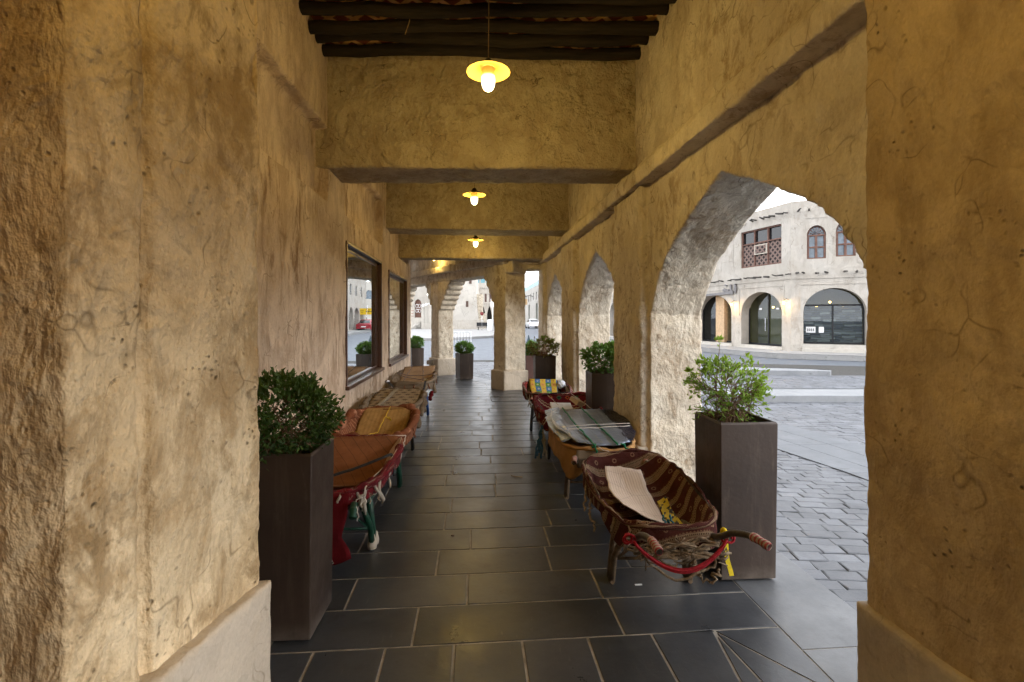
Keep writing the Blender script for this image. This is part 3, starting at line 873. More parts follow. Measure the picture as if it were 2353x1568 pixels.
Z2 = [(4.80, -3), (14, -3), (K1[1].x, K1[1].y), (K1[0].x + 1.3, K1[0].y), (3.3, 10.1), (4.50, 7.1), (4.78, 5.6)]
cobbles('cobblestone_forecourt', Z2, (1, -.08), -.018, 8, .22, .14)
def pw(l): return [(q_.x, q_.y) for q_ in l]
Z3 = pw([c2w(1.3, 10.2), c2w(13, 10.1), c2w(13, 13.3), c2w(1.3, 13.6)])
cobbles('cobblestone_parking', Z3, (1, -.08), -.012, 9, .24, .16)
cobbles('cobblestone_corner', pw([c2w(-1.9, 13.6), c2w(1.3, 10.6), c2w(1.3, 13.6), c2w(.8, 17.2), c2w(-1.5, 17.6), c2w(-4.5, 17.8), c2w(-3.5, 15.5)]), (1, -.05), -.014, 10, .24, .15)
mb = MB(); mb.face([(-9, -3, -.027), (16, -3, -.027), (16, 14, -.027), (4, 18.5, -.027), (-9, 18.6, -.027)]); mb.build('sand_bed', JOINT, kind='structure')
# raised kerb strip and islands
def kerbed(name, poly, z1, mat_top):
    m = MB(); m.prism(poly, -.09, z1 - .012); ip = inset_poly(poly, .012)
    n = len(poly); i0 = len(m.v)
    m.v.extend([(p_[0], p_[1], z1 - .012) for p_ in poly]); m.v.extend([(p_[0], p_[1], z1) for p_ in ip])
    for i in range(n):
        j = (i + 1) % n; m.idx([i0 + i, i0 + j, i0 + n + j, i0 + n + i])
    return m.build(name, mat_top, kind='structure')
kerbed('kerb_strip', pw([c2w(2.3, 9.25), c2w(13, 9.15), c2w(13, 10.05), c2w(2.3, 10.15)]), .115, KERB)
kerbed('traffic_island', pw([c2w(5.5, 13.75), c2w(8.75, 13.3), c2w(8.95, 13.55), c2w(8.6, 13.85), c2w(7.2, 14.4), c2w(5.5, 14.9)]), .13, KERB)
# yellow line on road edge
# red manhole-like hatch frame in the slate near the far pier
mb = MB(); h0, h1, h2, h3 = ground(1126, 913), ground(1290, 914), ground(1296, 921), ground(1131, 923)
for a, b in ((h0, h1), (h1, h2), (h2, h3), (h3, h0)):
    mb.tube([Vector((a.x, a.y, .0)), Vector((b.x, b.y, .0))], .006, 4)
mb.build('floor_hatch_frame', simple('dark_metal_strip', (.05, .045, .04), .5, .5), kind='structure')
# ================================================================== PLANTERS AND SHRUBS
def planter(x, y, w, h, rz, label, seed=0, w2=None, mat=CORTEN):
    """tall square tapered tub; x,y = centre"""
    e = empty('planter', (x, y, 0), rz, label, 'planter', 'tall dark metal planters of the arcade')
    w2 = w2 or w * .955; t = .018; a = w / 2; b = w2 / 2
    m = MB()
    def ring(s, z): return [(-s, -s, z), (s, -s, z), (s, s, z), (-s, s, z)]
    R_ = [ring(b, .012), ring(a, h - .012), ring(a - .006, h), ring(a - t, h), ring(a - t, h - .09)]
    i0 = len(m.v)
    for r_ in R_: m.v.extend(r_)
    for k in range(len(R_) - 1):
        for i in range(4):
            j = (i + 1) % 4; m.idx([i0 + k * 4 + i, i0 + k * 4 + j, i0 + k * 4 + 4 + j, i0 + k * 4 + 4 + i])
    m.idx([i0 + 3, i0 + 2, i0 + 1, i0])
    o = m.build('tub', mat, e); bv = o.modifiers.new('edge', 'BEVEL'); bv.width = .012; bv.segments = 3; bv.limit_method = 'ANGLE'; bv.angle_limit = R(50)
    for p in o.data.polygons: p.use_smooth = False
    m = MB(); rr = random.Random(seed); N = 12
    P = [[(-a + t + (2 * a - 2 * t) * i / N, -a + t + (2 * a - 2 * t) * j / N, h - .055 + rr.uniform(-.012, .018)) for j in range(N + 1)] for i in range(N + 1)]
    m.grid(P); m.build('soil', SOIL, e)
    return e

def shrub(x, y, z0, rx, ry, rz, label, seed, n_stem=14, n_leaf=900, leaf=.032, mat=LEAF_MID, bark=BARK, shell=.55, wild=0.0, twigs=5, narrow=.45, spread=.05, off=(0, 0), spikes=0, fill=0.0):
    rr = random.Random(seed)
    e = empty('shrub', (x, y, z0), 0, label, 'shrub', 'shrubs growing in the planters')
    tw = MB(); lf = MB(); pts = []
    def rnd_dir():
        while True:
            v = Vector((rr.uniform(-1, 1), rr.uniform(-1, 1), rr.uniform(-.75, 1)))
            if .1 < v.length < 1: return v.normalized()
    C = Vector((off[0], off[1], rz * .98))
    def inside(v, k=1.0):
        d_ = v - C
        return (d_.x / rx) ** 2 + (d_.y / ry) ** 2 + (d_.z / rz) ** 2 <= k
    for s in range(n_stem):
        dd = rnd_dir(); k = rr.uniform(.62, 1.0 + wild * rr.random())
        tip = C + Vector((dd.x * rx, dd.y * ry, dd.z * rz)) * k
        b = Vector((rr.uniform(-1, 1) * spread + off[0] * .5, rr.uniform(-1, 1) * spread, 0))
        mid = b.lerp(tip, .5) + Vector((rr.uniform(-.05, .05), rr.uniform(-.05, .05), rr.uniform(.0, .06)))
        L = []
        for q in range(8):
            t = q / 7
            p = b * (1 - t) ** 2 + mid * 2 * t * (1 - t) + tip * t * t
            p += Vector((rr.uniform(-1, 1), rr.uniform(-1, 1), rr.uniform(-1, 1))) * .007 * (q > 0)
            L.append(p)
        r0 = rr.uniform(.0035, .007)
        tw.tube(L, [r0 * (1 - .75 * q / 7) for q in range(8)], 5)
        pts += [(p, 1.0) for p in L[4:]]
        for _ in range(twigs):
            st = L[rr.randint(2, 6)]
            d2 = (rnd_dir() + (st - C).normalized() * .8).normalized()
            ln = rr.uniform(.06, .15) * (1 + wild)
            T_ = [st]
            for q in range(1, 5):
                T_.append(T_[-1] + (d2 + Vector((rr.uniform(-1, 1), rr.uniform(-1, 1), rr.uniform(-.6, 1))) * .35).normalized() * ln / 4)
            if not inside(T_[-1], 1.15 + wild): T_ = [st + (p_ - st) * .6 for p_ in T_]
            tw.tube(T_, [.0024, .002, .0017, .0013, .0008], 4)
            pts += [(p, 1.6) for p in T_[1:]]
    for s in range(spikes):
        a_ = rr.uniform(0, 2 * PI); b = C + Vector((math.cos(a_) * rx * .5, math.sin(a_) * ry * .5, rz * .5))
        tip = b + Vector((math.cos(a_) * rx * .55, 0, rz * rr.uniform(.55, .85)))
        L = [b.lerp(tip, q / 6) + Vector((rr.uniform(-.008, .008), 0, rr.uniform(-.006, .006))) for q in range(7)]
        tw.tube(L, [.003 * (1 - .6 * q / 6) for q in range(7)], 5); pts += [(p, 2.5) for p in L[3:]]
        for _ in range(16): pts.append((L[-1], 3))
    cand = []
    for p, wgt in pts:
        d_ = p - C; rad = math.sqrt((d_.x / rx) ** 2 + (d_.y / ry) ** 2 + (d_.z / rz) ** 2)
        cand.append((p, rad, (1.0 + 1.2 * max(-.7, d_.z / rz)) * max(.03, (min(rad, 1.2) - shell * .6)) ** 1.5 * wgt))
    tot = [c_[2] for c_ in cand]
    picks = rr.choices(cand, weights=tot, k=n_leaf)
    for _ in range(int(n_leaf * fill)):
        dd = rnd_dir(); dd = (dd + Vector((0, 0, .1))).normalized(); k = rr.uniform(.62, 1.0) ** .7
        k *= 1 + .20 * mnoise.noise(dd * 2.2 + Vector((seed, 0, 0)))
        if mnoise.noise(dd * 3.6 + Vector((0, seed, 0))) < -.16: continue
        p = C + Vector((dd.x * rx, dd.y * ry, dd.z * rz)) * k; picks.append((p, k, 1))
    for p, rad, _ in picks:
        q = p + Vector((rr.gauss(0, 1), rr.gauss(0, 1), rr.gauss(0, 1))) * .014
        ax = (rnd_dir() * .9 + (q - C).normalized() * .8 + Vector((0, 0, .25))).normalized()
        sd = ax.cross(rnd_dir()); sd = sd.normalized() if sd.length > .01 else Vector((1, 0, 0))
        up = ax.cross(sd)
        L = leaf * rr.uniform(.5, 1.35); W = L * narrow
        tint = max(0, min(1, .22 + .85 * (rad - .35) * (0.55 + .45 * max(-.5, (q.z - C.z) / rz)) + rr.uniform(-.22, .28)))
        a_, b_, c_, d2, m_ = q, q + ax * L * .45 + sd * W * .5 + up * L * .08, q + ax * L, q + ax * L * .45 - sd * W * .5 + up * L * .08, q + ax * L * .5 - up * L * .04
        lf.face([a_, b_, m_], tint=tint); lf.face([b_, c_, m_], tint=tint); lf.face([c_, d2, m_], tint=tint); lf.face([d2, a_, m_], tint=tint)
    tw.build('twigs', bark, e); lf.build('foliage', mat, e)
    return e

# near right
planter(1.665, 2.98, .36, .965, -R(1.0), 'tall bronze planter beside the striped blanket barrow, holding the sparse thorny shrub', 1)
shrub(1.665, 3.02, .91, .235, .22, .215, 'sparse thorny shrub with bright lime leaves and one long shoot, in the nearest arch', 21, 32, 1500, .034, LEAF_LIME, shell=.5, wild=.2, twigs=9, narrow=.45, spread=.09, off=(-.015, 0), fill=.15)
m_ = bpy.data.objects  # (shoot of the near shrub)
def shoot(parent, pts, seed, mat, n=26, leaf=.04):
    rr = random.Random(seed); t_ = MB(); l_ = MB()
    t_.tube(pts, [.0035 - .002 * k / (len(pts) - 1) for k in range(len(pts))], 5)
    for k in range(n):
        u_ = rr.random() ** .6; i = min(len(pts) - 2, int(u_ * (len(pts) - 1))); f_ = u_ * (len(pts) - 1) - i
        q = Vector(pts[i]).lerp(Vector(pts[i + 1]), f_)
        if k > n * .45: q = Vector(pts[-1])
        ax = Vector((rr.uniform(-1, 1), rr.uniform(-1, 1), rr.uniform(-.2, .9))).normalized(); sd = ax.cross(Vector((rr.uniform(-1, 1), 1, .2))).normalized(); up = ax.cross(sd)
        L = leaf * rr.uniform(.6, 1.2) * (1 if k > n * .45 else .5); W = L * .4
        l_.face([q, q + ax * L * .5 + sd * W * .5, q + ax * L, q + ax * L * .5 - sd * W * .5], tint=rr.uniform(.5, 1))
    t_.build('twigs', BARK, parent); l_.build('foliage', mat, parent)
sh = [o for o in COL.objects if o.get('label', '').startswith('sparse thorny shrub')][0]
shoot(sh, [(-.10, 0, .20), (-.10, -.01, .30), (-.085, 0, .40), (-.075, 0, .50), (-.08, 0, .545)], 3, LEAF_LIME, 30)
shoot(sh, [(-.14, 0, .18), (-.18, -.01, .25), (-.205, 0, .33), (-.215, 0, .40)], 4, LEAF_LIME, 30)
shoot(sh, [(-.16, 0, .22), (-.22, -.01, .29), (-.27, 0, .34)], 5, LEAF_LIME, 24)
# second right
planter(1.52, 5.60, .345, .965, -R(1), 'bronze planter with the round leafy shrub, between the second arch and the red kilim barrow', 2)
shrub(1.53, 5.60, .91, .235, .22, .19, 'leafy shrub with a bright sunward side, standing in the second arch', 22, 24, 1000, .048, LEAF_MID, shell=.5, wild=.1, twigs=6, narrow=.62, spread=.10, fill=.9)
# third right
planter(1.19, 8.10, .345, .965, -R(1), 'bronze planter with a thin reddish shrub, beyond the chequered cloth barrow', 3)
BARK2 = simple('reddish_twig', (0.20, .10, .07), .85)
LEAF_RED = leafmat('olive_red_leaf', (0.16, .06, .035), (0.22, .33, .06), .4)
shrub(1.17, 8.10, .91, .24, .22, .17, 'thin reddish twiggy shrub in the third planter of the right side', 23, 26, 700, .044, LEAF_RED, BARK2, .4, .2, 6, .6, .08, fill=.6)
# near left
planter(-.965, 2.62, .355, .93, -R(1.5), 'dark bronze planter standing against the near left pillar', 4, w2=.335)
shrub(-1.02, 2.62, .87, .30, .27, .215, 'dense dark green shrub in the shaded planter by the left pillar', 24, 40, 3000, .032, LEAF_DARK, shell=.62, wild=.06, twigs=9, narrow=.52, spread=.12, fill=1.3)
# the three small ones of the corner
pl = at(1067, 12.55); planter(pl.x, pl.y, .37, .68, R(22), 'short bronze planter with a clipped ball in the middle opening of the far corner', 5)
shrub(pl.x, pl.y, .64, .235, .22, .165, 'clipped round bright bush in the middle opening of the far corner', 25, 20, 1900, .034, LEAF_MID, shell=.8, wild=0, twigs=6, narrow=.7, spread=.08, fill=1.6)
pl = at(957, 14.7); planter(pl.x, pl.y, .37, .68, R(20), 'short bronze planter with a clipped ball, leftmost opening beyond the shop wall', 6)
shrub(pl.x, pl.y, .64, .22, .21, .19, 'clipped round bright bush just beyond the end of the shop wall', 26, 20, 1900, .034, LEAF_MID, shell=.8, wild=0, twigs=6, narrow=.7, spread=.08, fill=1.6)
REDP = corten('reddish_bronze_steel', (0.10, 0.05, 0.045), (0.15, 0.075, 0.062))
pl = at(1222, 12.1); planter(pl.x, pl.y, .37, .66, R(5), 'short reddish planter half hidden between the far pier and the dark planter', 7, mat=REDP)
shrub(pl.x, pl.y, .62, .21, .2, .19, 'small round green bush peeping out behind the big far pier', 27, 18, 1500, .034, LEAF_MID, shell=.8, wild=0, twigs=6, narrow=.7, spread=.08, fill=1.6)

# ================================================================== CLOTH MATERIALS
def cloth(name, fn, rough=.92, bd=.004):
    t = NT(name); uv = t.uvc(); c = fn(t, uv)
    wv = t.noise(uv, 260, 2, .5)
    c = t.mix(.45, c, t.ramp(wv, [(.3, .45), (.7, 1.0)]), 'MULTIPLY')
    dirt = t.ramp(t.noise(t.obj(), 6, 5, .6), [(.35, .55), (.7, 1.0)])
    c = t.mix(.7, c, dirt, 'MULTIPLY')
    t.base(c); t.rough(rough); t.b.inputs['Specular IOR Level'].default_value = .15
    h = t.math('ADD', t.math('MULTIPLY', t.noise(uv, 240, 2, .5), .25), t.noise(t.obj(), 11, 4, .55, .5))
    t.bump(h, bd * 3, 1.0)
    return t.m
def band(t, x, lo, hi, e=.012):
    up = t.ramp(x, [(max(0, lo - e), 0), (lo, 1), (hi, 1), (min(1, hi + e), 0)])
    return up
def kilim_brown(t, uv):
    p = t.mapping(uv, (1, 1, 1), (0, 0, -R(16)))
    s = t.n('ShaderNodeSeparateXYZ', {0: p}); x, y = s.outputs[0], s.outputs[1]
    v = t.math('FRACT', t.math('MULTIPLY', y, 6.6)); u = t.math('FRACT', t.math('MULTIPLY', x, 75.0))
    c = t.mix(t.noise(uv, 9, 4), (0.060, .014, .012), (.105, .028, .022))
    tan = (0.31, .22, .14)
    b1 = band(t, v, .08, .42); c = t.mix(b1, c, tan)
    tick = t.ramp(u, [(.0, 1), (.42, 1), (.5, 0)])
    for lo, hi in ((.13, .18), (.33, .38)): c = t.mix(t.math('MULTIPLY', band(t, v, lo, hi), tick), c, (.06, .02, .012))
    c = t.mix(t.math('MULTIPLY', band(t, v, .22, .28), .5), c, (.22, .10, .07))
    # saw edge
    saw = t.math('ABSOLUTE', t.math('SUBTRACT', t.math('FRACT', t.math('MULTIPLY', x, 42.0)), .5))
    eg = t.math('LESS_THAN', v, t.math('ADD', t.math('MULTIPLY', saw, .10), .44)); eg = t.math('MULTIPLY', eg, t.math('GREATER_THAN', v, .44))
    c = t.mix(t.math('MULTIPLY', eg, .7), c, (.30, .19, .10))
    # rosettes
    cu = t.math('MULTIPLY', t.math('SUBTRACT', t.math('FRACT', t.math('MULTIPLY', x, 6.0)), .5), 1 / 6.0)
    cv = t.math('MULTIPLY', t.math('SUBTRACT', v, .74), 1 / 6.6)
    rd = t.math('SQRT', t.math('ADD', t.math('MULTIPLY', cu, cu), t.math('MULTIPLY', cv, cv)))
    ring = t.ramp(t.math('MULTIPLY', rd, 20.0), [(.17, 0), (.22, 1), (.33, 1), (.38, 0)])
    ang = t.math('FRACT', t.math('MULTIPLY', t.math('ARCTAN2', cv, cu), 9 / (2 * PI)))
    ring = t.math('MULTIPLY', ring, t.ramp(ang, [(.1, 0), (.2, 1), (.8, 1), (.9, 0)]))
    return t.mix(t.math('MULTIPLY', ring, .8), c, (.42, .28, .17))
def kilim_red(t, uv):
    s = t.n('ShaderNodeSeparateXYZ', {0: uv}); x, y = s.outputs[0], s.outputs[1]
    c = t.mix(t.noise(uv, 8, 3), (.13, .008, .016), (.22, .016, .026))
    dx = t.math('ABSOLUTE', t.math('SUBTRACT', t.math('FRACT', t.math('MULTIPLY', x, 8.0)), .5))
    v = t.math('FRACT', t.math('MULTIPLY', y, 4.2)); dy = t.math('ABSOLUTE', t.math('SUBTRACT', v, .30))
    dm = t.math('ADD', dx, t.math('MULTIPLY', dy, 2.6))
    alt = t.math('GREATER_THAN', t.math('FRACT', t.math('MULTIPLY', x, 4.0)), .5)
    c = t.mix(t.ramp(dm, [(.30, 1), (.34, 0)]), c, t.mix(alt, (.55, .13, .03), (.02, .16, .08)))
    c = t.mix(t.ramp(dm, [(.12, 1), (.15, 0)]), c, (.03, .015, .015))
    zig = t.math('MULTIPLY', t.math('ABSOLUTE', t.math('SUBTRACT', t.math('FRACT', t.math('MULTIPLY', x, 22.0)), .5)), .10)
    c = t.mix(band(t, t.math('ADD', v, zig), .68, .74), c, (.60, .48, .33))
    c = t.mix(band(t, t.math('ADD', v, zig), .86, .89), c, (.60, .42, .28))
    return c
def stripes_dark(t, uv):
    s = t.n('ShaderNodeSeparateXYZ', {0: t.vmath('ADD', uv, t.vmath('SCALE', t.noise(uv, 6, 2, out='Color'), .05))}); x = s.outputs[0]
    f = t.math('FRACT', t.math('MULTIPLY', x, 6.3))
    return t.ramp(f, [(0, (.30, .05, .04)), (.16, (.30, .05, .04)), (.18, (.03, .015, .02)), (.34, (.03, .015, .02)), (.36, (.36, .30, .28)), (.62, (.30, .26, .24)), (.64, (.04, .015, .02)), (.80, (.22, .03, .03))], 'CONSTANT')
def leaf_print(t, uv):
    s = t.n('ShaderNodeSeparateXYZ', {0: uv}); x, y = s.outputs[0], s.outputs[1]
    row = t.math('FLOOR', t.math('MULTIPLY', y, 8.5)); sh_ = t.math('MULTIPLY', t.math('MODULO', row, 2.0), .5)
    cu = t.math('SUBTRACT', t.math('FRACT', t.math('ADD', t.math('MULTIPLY', x, 9.0), sh_)), .5)
    cv = t.math('SUBTRACT', t.math('FRACT', t.math('MULTIPLY', y, 8.5)), .5)
    rd = t.math('SQRT', t.math('ADD', t.math('MULTIPLY', cu, cu), t.math('MULTIPLY', t.math('MULTIPLY', cv, cv), 1.6)))
    an = t.math('SINE', t.math('MULTIPLY', t.math('ARCTAN2', cv, cu), 7.0))
    m = t.math('LESS_THAN', t.math('SUBTRACT', rd, t.math('MULTIPLY', an, .10)), .27)
    return t.mix(m, (.48, .38, .28), (.15, .105, .075))
def rust(t, uv):
    s = t.n('ShaderNodeSeparateXYZ', {0: uv}); w_ = t.math('SINE', t.math('ADD', t.math('MULTIPLY', s.outputs[1], 95.0), t.math('MULTIPLY', t.noise(uv, 5, 3), 9.0)))
    return t.mix(t.ramp(w_, [(.55, 0), (.9, 1)]), (.22, .075, .035), (.42, .20, .12))
def red_tassel(t, uv):
    n1 = t.noise(uv, 22, 4, .6)
    return t.ramp(n1, [(.0, (.05, .02, .02)), (.40, (.05, .02, .02)), (.44, (.17, .010, .015)), (.58, (.15, .012, .02)), (.61, (.36, .29, .22)), (.64, (.12, .06, .03))])
def check(t, uv):
    s = t.n('ShaderNodeSeparateXYZ', {0: uv}); x, y = s.outputs[0], s.outputs[1]
    fx = t.math('FLOOR', t.math('MULTIPLY', x, 12.5)); fy = t.math('FLOOR', t.math('MULTIPLY', y, 7.0))
    a = t.math('GREATER_THAN', t.math('MODULO', fx, 2.0), .5); b = t.math('GREATER_THAN', t.math('MODULO', fy, 2.0), .5)
    c = t.mix(a, t.mix(b, (.72, .52, .05), (.72, .42, .12)), t.mix(b, (.06, .19, .50), (.09, .27, .04)))
    cu = t.math('SUBTRACT', t.math('FRACT', t.math('MULTIPLY', x, 12.5)), .5); cv = t.math('SUBTRACT', t.math('FRACT', t.math('MULTIPLY', y, 7.0)), .5)
    rd = t.math('SQRT', t.math('ADD', t.math('MULTIPLY', cu, cu), t.math('MULTIPLY', cv, cv)))
    c = t.mix(t.ramp(rd, [(.10, 1), (.14, 1), (.2, 0)]), c, t.mix(a, (.75, .25, .1), (.8, .8, .7)))
    return t.mix(t.ramp(rd, [(.05, 1), (.09, 0)]), c, (.15, .15, .1))
def navy(t, uv):
    f = t.voro(uv, 26); return t.mix(t.ramp(f, [(.28, 0), (.34, 1), (.42, 1), (.48, 0)]), (.012, .014, .035), (.075, .07, .085))
C_BROWN = cloth('brown_banded_kilim', kilim_brown); C_RED = cloth('red_kilim', kilim_red); C_STR = cloth('dark_striped_cloth', stripes_dark)
C_LEAF = cloth('leaf_printed_canvas', leaf_print); C_RUST = cloth('rust_cloth', rust); C_TAS = cloth('red_patchwork', red_tassel)
C_CHECK = cloth('chequered_oilcloth', check, .35); C_NAVY = cloth('navy_flowered_oilcloth', navy, .3)
C_OCHRE = cloth('ochre_cloth', lambda t, uv: t.mix(t.noise(uv, 6, 4), (.42, .21, .075), (.62, .36, .15)))
C_SACK = cloth('dirty_canvas', lambda t, uv: t.mix(t.noise(uv, 7, 5, .6), (.15, .11, .08), (.34, .27, .20)))
C_CREAM = cloth('cream_rag', lambda t, uv: t.mix(t.noise(uv, 7, 5, .6), (.45, .40, .33), (.68, .62, .54)))
C_REDC = cloth('plain_red_cloth', lambda t, uv: t.mix(t.noise(uv, 5, 4), (.10, .004, .008), (.17, .008, .012)))
def card(name, a, b, per=60.0, dep=.002, axis=0):
    t = NT(name); uv = t.uvc(); s = t.n('ShaderNodeSeparateXYZ', {0: uv})
    w_ = t.math('SINE', t.math('MULTIPLY', s.outputs[axis], per * 2 * PI))
    n1 = t.noise(t.obj(), 7, 5, .6)
    c = t.mix(t.ramp(n1, [(.3, 0), (.7, 1)]), a, b)
    c = t.mix(.12, c, t.ramp(w_, [(0, .4), (1, 1)]), 'MULTIPLY')
    cr = t.ramp(t.voro(t.obj(), 5.5, 'DISTANCE_TO_EDGE'), [(0, .55), (.02, 1)])
    c = t.mix(.6, c, cr, 'MULTIPLY')
    t.base(c); t.rough(.85); t.bump(t.math('ADD', t.math('MULTIPLY', w_, .12), t.noise(t.obj(), 9, 3)), dep * 4, .8)
    return t.m
CARD = card('corrugated_cardboard', (.36, .245, .165), (.46, .33, .235), 70)
CARDL = card('pale_cardboard', (.52, .42, .35), (.62, .52, .45), 60)
CARDO = card('ochre_cardboard', (.27, .155, .05), (.40, .24, .085), 25)
CARDQ = cloth('quilted_cardboard', lambda t, uv: t.mix(t.ramp(t.math('ABSOLUTE', t.math('SUBTRACT', t.math('FRACT', t.math('MULTIPLY', t.n('ShaderNodeSeparateXYZ', {0: t.mapping(uv, (1, 1, 1), (0, 0, R(32)))}).outputs[0], 13.0)), .5)), [(.0, 1), (.05, 0)]), (.26, .105, .045), (.13, .05, .025)))
SILV = NT('silvery_board'); _u = SILV.uvc(); _s = SILV.n('ShaderNodeSeparateXYZ', {0: _u})
_w = SILV.math('ABSOLUTE', SILV.math('SUBTRACT', SILV.math('FRACT', SILV.math('MULTIPLY', _s.outputs[0], 15.0)), .5))
SILV.base(SILV.mix(SILV.ramp(_w, [(0, 1), (.035, 0)]), SILV.mix(SILV.noise(SILV.obj(), 3, 4), (.17, .20, .27), (.28, .32, .41)), (.06, .065, .08)))
SILV.rough(.28); SILV.b.inputs['Metallic'].default_value = .45; SILV.bump(SILV.math('ADD', SILV.math('MULTIPLY', SILV.ramp(_w, [(0, 0), (.07, 1)]), .3), SILV.noise(SILV.obj(), 9, 3, .5, .5)), .010)
SILV = SILV.m
ROPE = simple('frayed_rope', (.26, .20, .14), .95, var=.5, scale=60, bumpd=.004, bscale=90)
ROPEG = simple('green_rope', (.008, .15, .07), .6, var=.2); ROPEY = simple('yellow_rope', (.55, .36, .03), .7, var=.2)
ROPEW = simple('white_rope', (.55, .5, .45), .8, var=.2); STRAPR = simple('red_strap', (.30, .006, .016), .75, var=.35, scale=60, bumpd=.004, bscale=120)
STRAPY = simple('yellow_webbing', (.70, .55, .01), .6, var=.15, scale=50, bumpd=.002, bscale=120)
BLK = simple('black_band', (.012, .012, .014), .6)
t_ = NT('pink_grip_wrap'); _z = t_.n('ShaderNodeSeparateXYZ', {0: t_.obj()}).outputs[1]
t_.base(t_.ramp(t_.math('FRACT', t_.math('ADD', t_.math('MULTIPLY', _z, 55.0), t_.noise(t_.obj(), 9, 3))), [(0, (.28, .04, .05)), (.45, (.34, .09, .09)), (.5, (.38, .31, .25)), (1, (.30, .25, .20))])); t_.rough(.9); t_.bump(t_.noise(t_.obj(), 60, 4), .01)
GRIPW = t_.m

# ================================================================== BARROWS
def barrow(x, y, rz, label, cl, seed, l=.52, wn=.29, wf=.34, zn=.53, zf=.57, legm=LEGM, tubm=STEEL, grip=GRIPW, hand=STEEL, drop=.10, uvrot=0, depth=.22, sag=.02, gripend=None, wrap=None, wr=.016, rags_=0, ragm=None):
    rr = random.Random(seed)
    e = empty('wheelbarrow', (x, y, 0), rz, label, 'wheelbarrow', 'porters wheelbarrows parked along the passage')
    N = 72; nexp = 3.4
    def outline(th):
        c_, s_ = math.cos(th), math.sin(th)
        yy_ = math.copysign(abs(s_) ** (2 / nexp), s_) ; xx = math.copysign(abs(c_) ** (2 / nexp), c_)
        w_ = wn + (wf - wn) * (yy_ + 1) / 2
        return xx * w_, yy_ * l, zn + (zf - zn) * (yy_ + 1) / 2
    def ring(sc, dz, yy_scale=None, wob=0.0, ph=0):
        L = []
        for k in range(N):
            th = 2 * PI * k / N; a, b, c_ = outline(th)
            s2 = yy_scale if yy_scale else sc
            q = wob * mnoise.noise(Vector((math.cos(th) * 3.5, math.sin(th) * 3.5, seed * 1.7 + ph)))
            L.append(Vector((a * (sc + q), b * (s2 + q), c_ + dz)))
        return L
    # steel tub
    rings = [ring(.98, -.012), ring(1.0, -.02), ring(.93, -.08), ring(.80, -.17), ring(.66, -depth + .01), ring(.0001, -depth)]
    tb = MB(); P = [[rings[i][k] for i in range(len(rings))] for k in range(N)]
    tb.grid(P, closed_u=True); tb.build('tub', tubm, e)
    # cloth
    mb = MB(); cols = []
    for k in range(N):
        th = 2 * PI * k / N; a, b, c_ = outline(th)
        d1 = drop * (1 + .55 * mnoise.noise(Vector((math.cos(th) * 2.2, math.sin(th) * 2.2, seed)))) + .02 * mnoise.noise(Vector((math.cos(th) * 9, math.sin(th) * 9, seed)))
        pl_ = .018 * mnoise.noise(Vector((math.cos(th) * 8, math.sin(th) * 8, seed + 5)))
        sg = sag * (mnoise.noise(Vector((math.cos(th) * 1.6, math.sin(th) * 1.6, seed + 9))) - .15 - .6 * abs(math.cos(th)) ** 3)
        def pt(sc, dz): return Vector((a * sc, b * sc, c_ + dz))
        nn = mnoise.noise(Vector((a * 9, b * 9, seed)))
        cols.append([pt(1.035 + pl_ * 1.6, -d1), pt(1.045 + pl_, -d1 * .6 + sg), pt(1.035 + pl_ * .5, -.018 + sg), pt(1.01, .006 + sg), pt(.975, .004 + sg), pt(.94, -.022 + sg * .8), pt(.90 + .01 * nn, -.06), pt(.84 + .015 * nn, -.115 + .01 * nn), pt(.77 + .02 * nn, -.16 + .01 * nn), pt(.66 + .02 * nn, -.19 + .008 * nn), pt(.48, -.205 + .012 * nn), pt(.25, -.21), pt(.0005, -.21)])
    uvs = []
    for k in range(N):
        th = 2 * PI * k / N; c_ = cols[k]; acc = 0; L = [None] * len(c_); L[-1] = 0
        for i in range(len(c_) - 2, -1, -1):
            acc += (c_[i] - c_[i + 1]).length; L[i] = acc
        a, b, _ = outline(th); dd = Vector((a, b)).normalized()
        uvs.append([(dd.x * L[i] * math.cos(uvrot) - dd.y * L[i] * math.sin(uvrot), dd.x * L[i] * math.sin(uvrot) + dd.y * L[i] * math.cos(uvrot)) for i in range(len(c_))])
    mb.grid(cols, uvf=lambda i, j: uvs[i % N][j], closed_u=True)
    o = mb.build('liner_cloth', cl, e)
    sd = o.modifiers.new('thick', 'SOLIDIFY'); sd.thickness = .006; sd.offset = 1
    ss = o.modifiers.new('soft', 'SUBSURF'); ss.levels = 1; ss.render_levels = 1
    tx = bpy.data.textures.get('cloth_folds') or bpy.data.textures.new('cloth_folds', 'CLOUDS'); tx.noise_scale = .055; tx.noise_depth = 3
    dp = o.modifiers.new('folds', 'DISPLACE'); dp.texture = tx; dp.strength = .026; dp.texture_coords = 'GLOBAL'
    if wrap is not None:
        m = MB(); P = []; RR = []
        for k in range(96):
            th = 2 * PI * k / 96; a, b, c_ = outline(th)
            nz = mnoise.noise(Vector((a * 14, b * 14, seed))); n3 = mnoise.noise(Vector((a * 5, b * 5, seed + 4)))
            P.append((a * 1.03 + .008 * nz, b * 1.02 + .008 * nz, c_ - .004 + .010 * nz + sag * (n3 - .15 - .6 * abs(math.cos(th)) ** 3))); RR.append(wr * (1 + .75 * nz + .5 * n3))
        m.tube(P, RR, 9, closed=True); m.build('rim_wrapping', wrap, e)
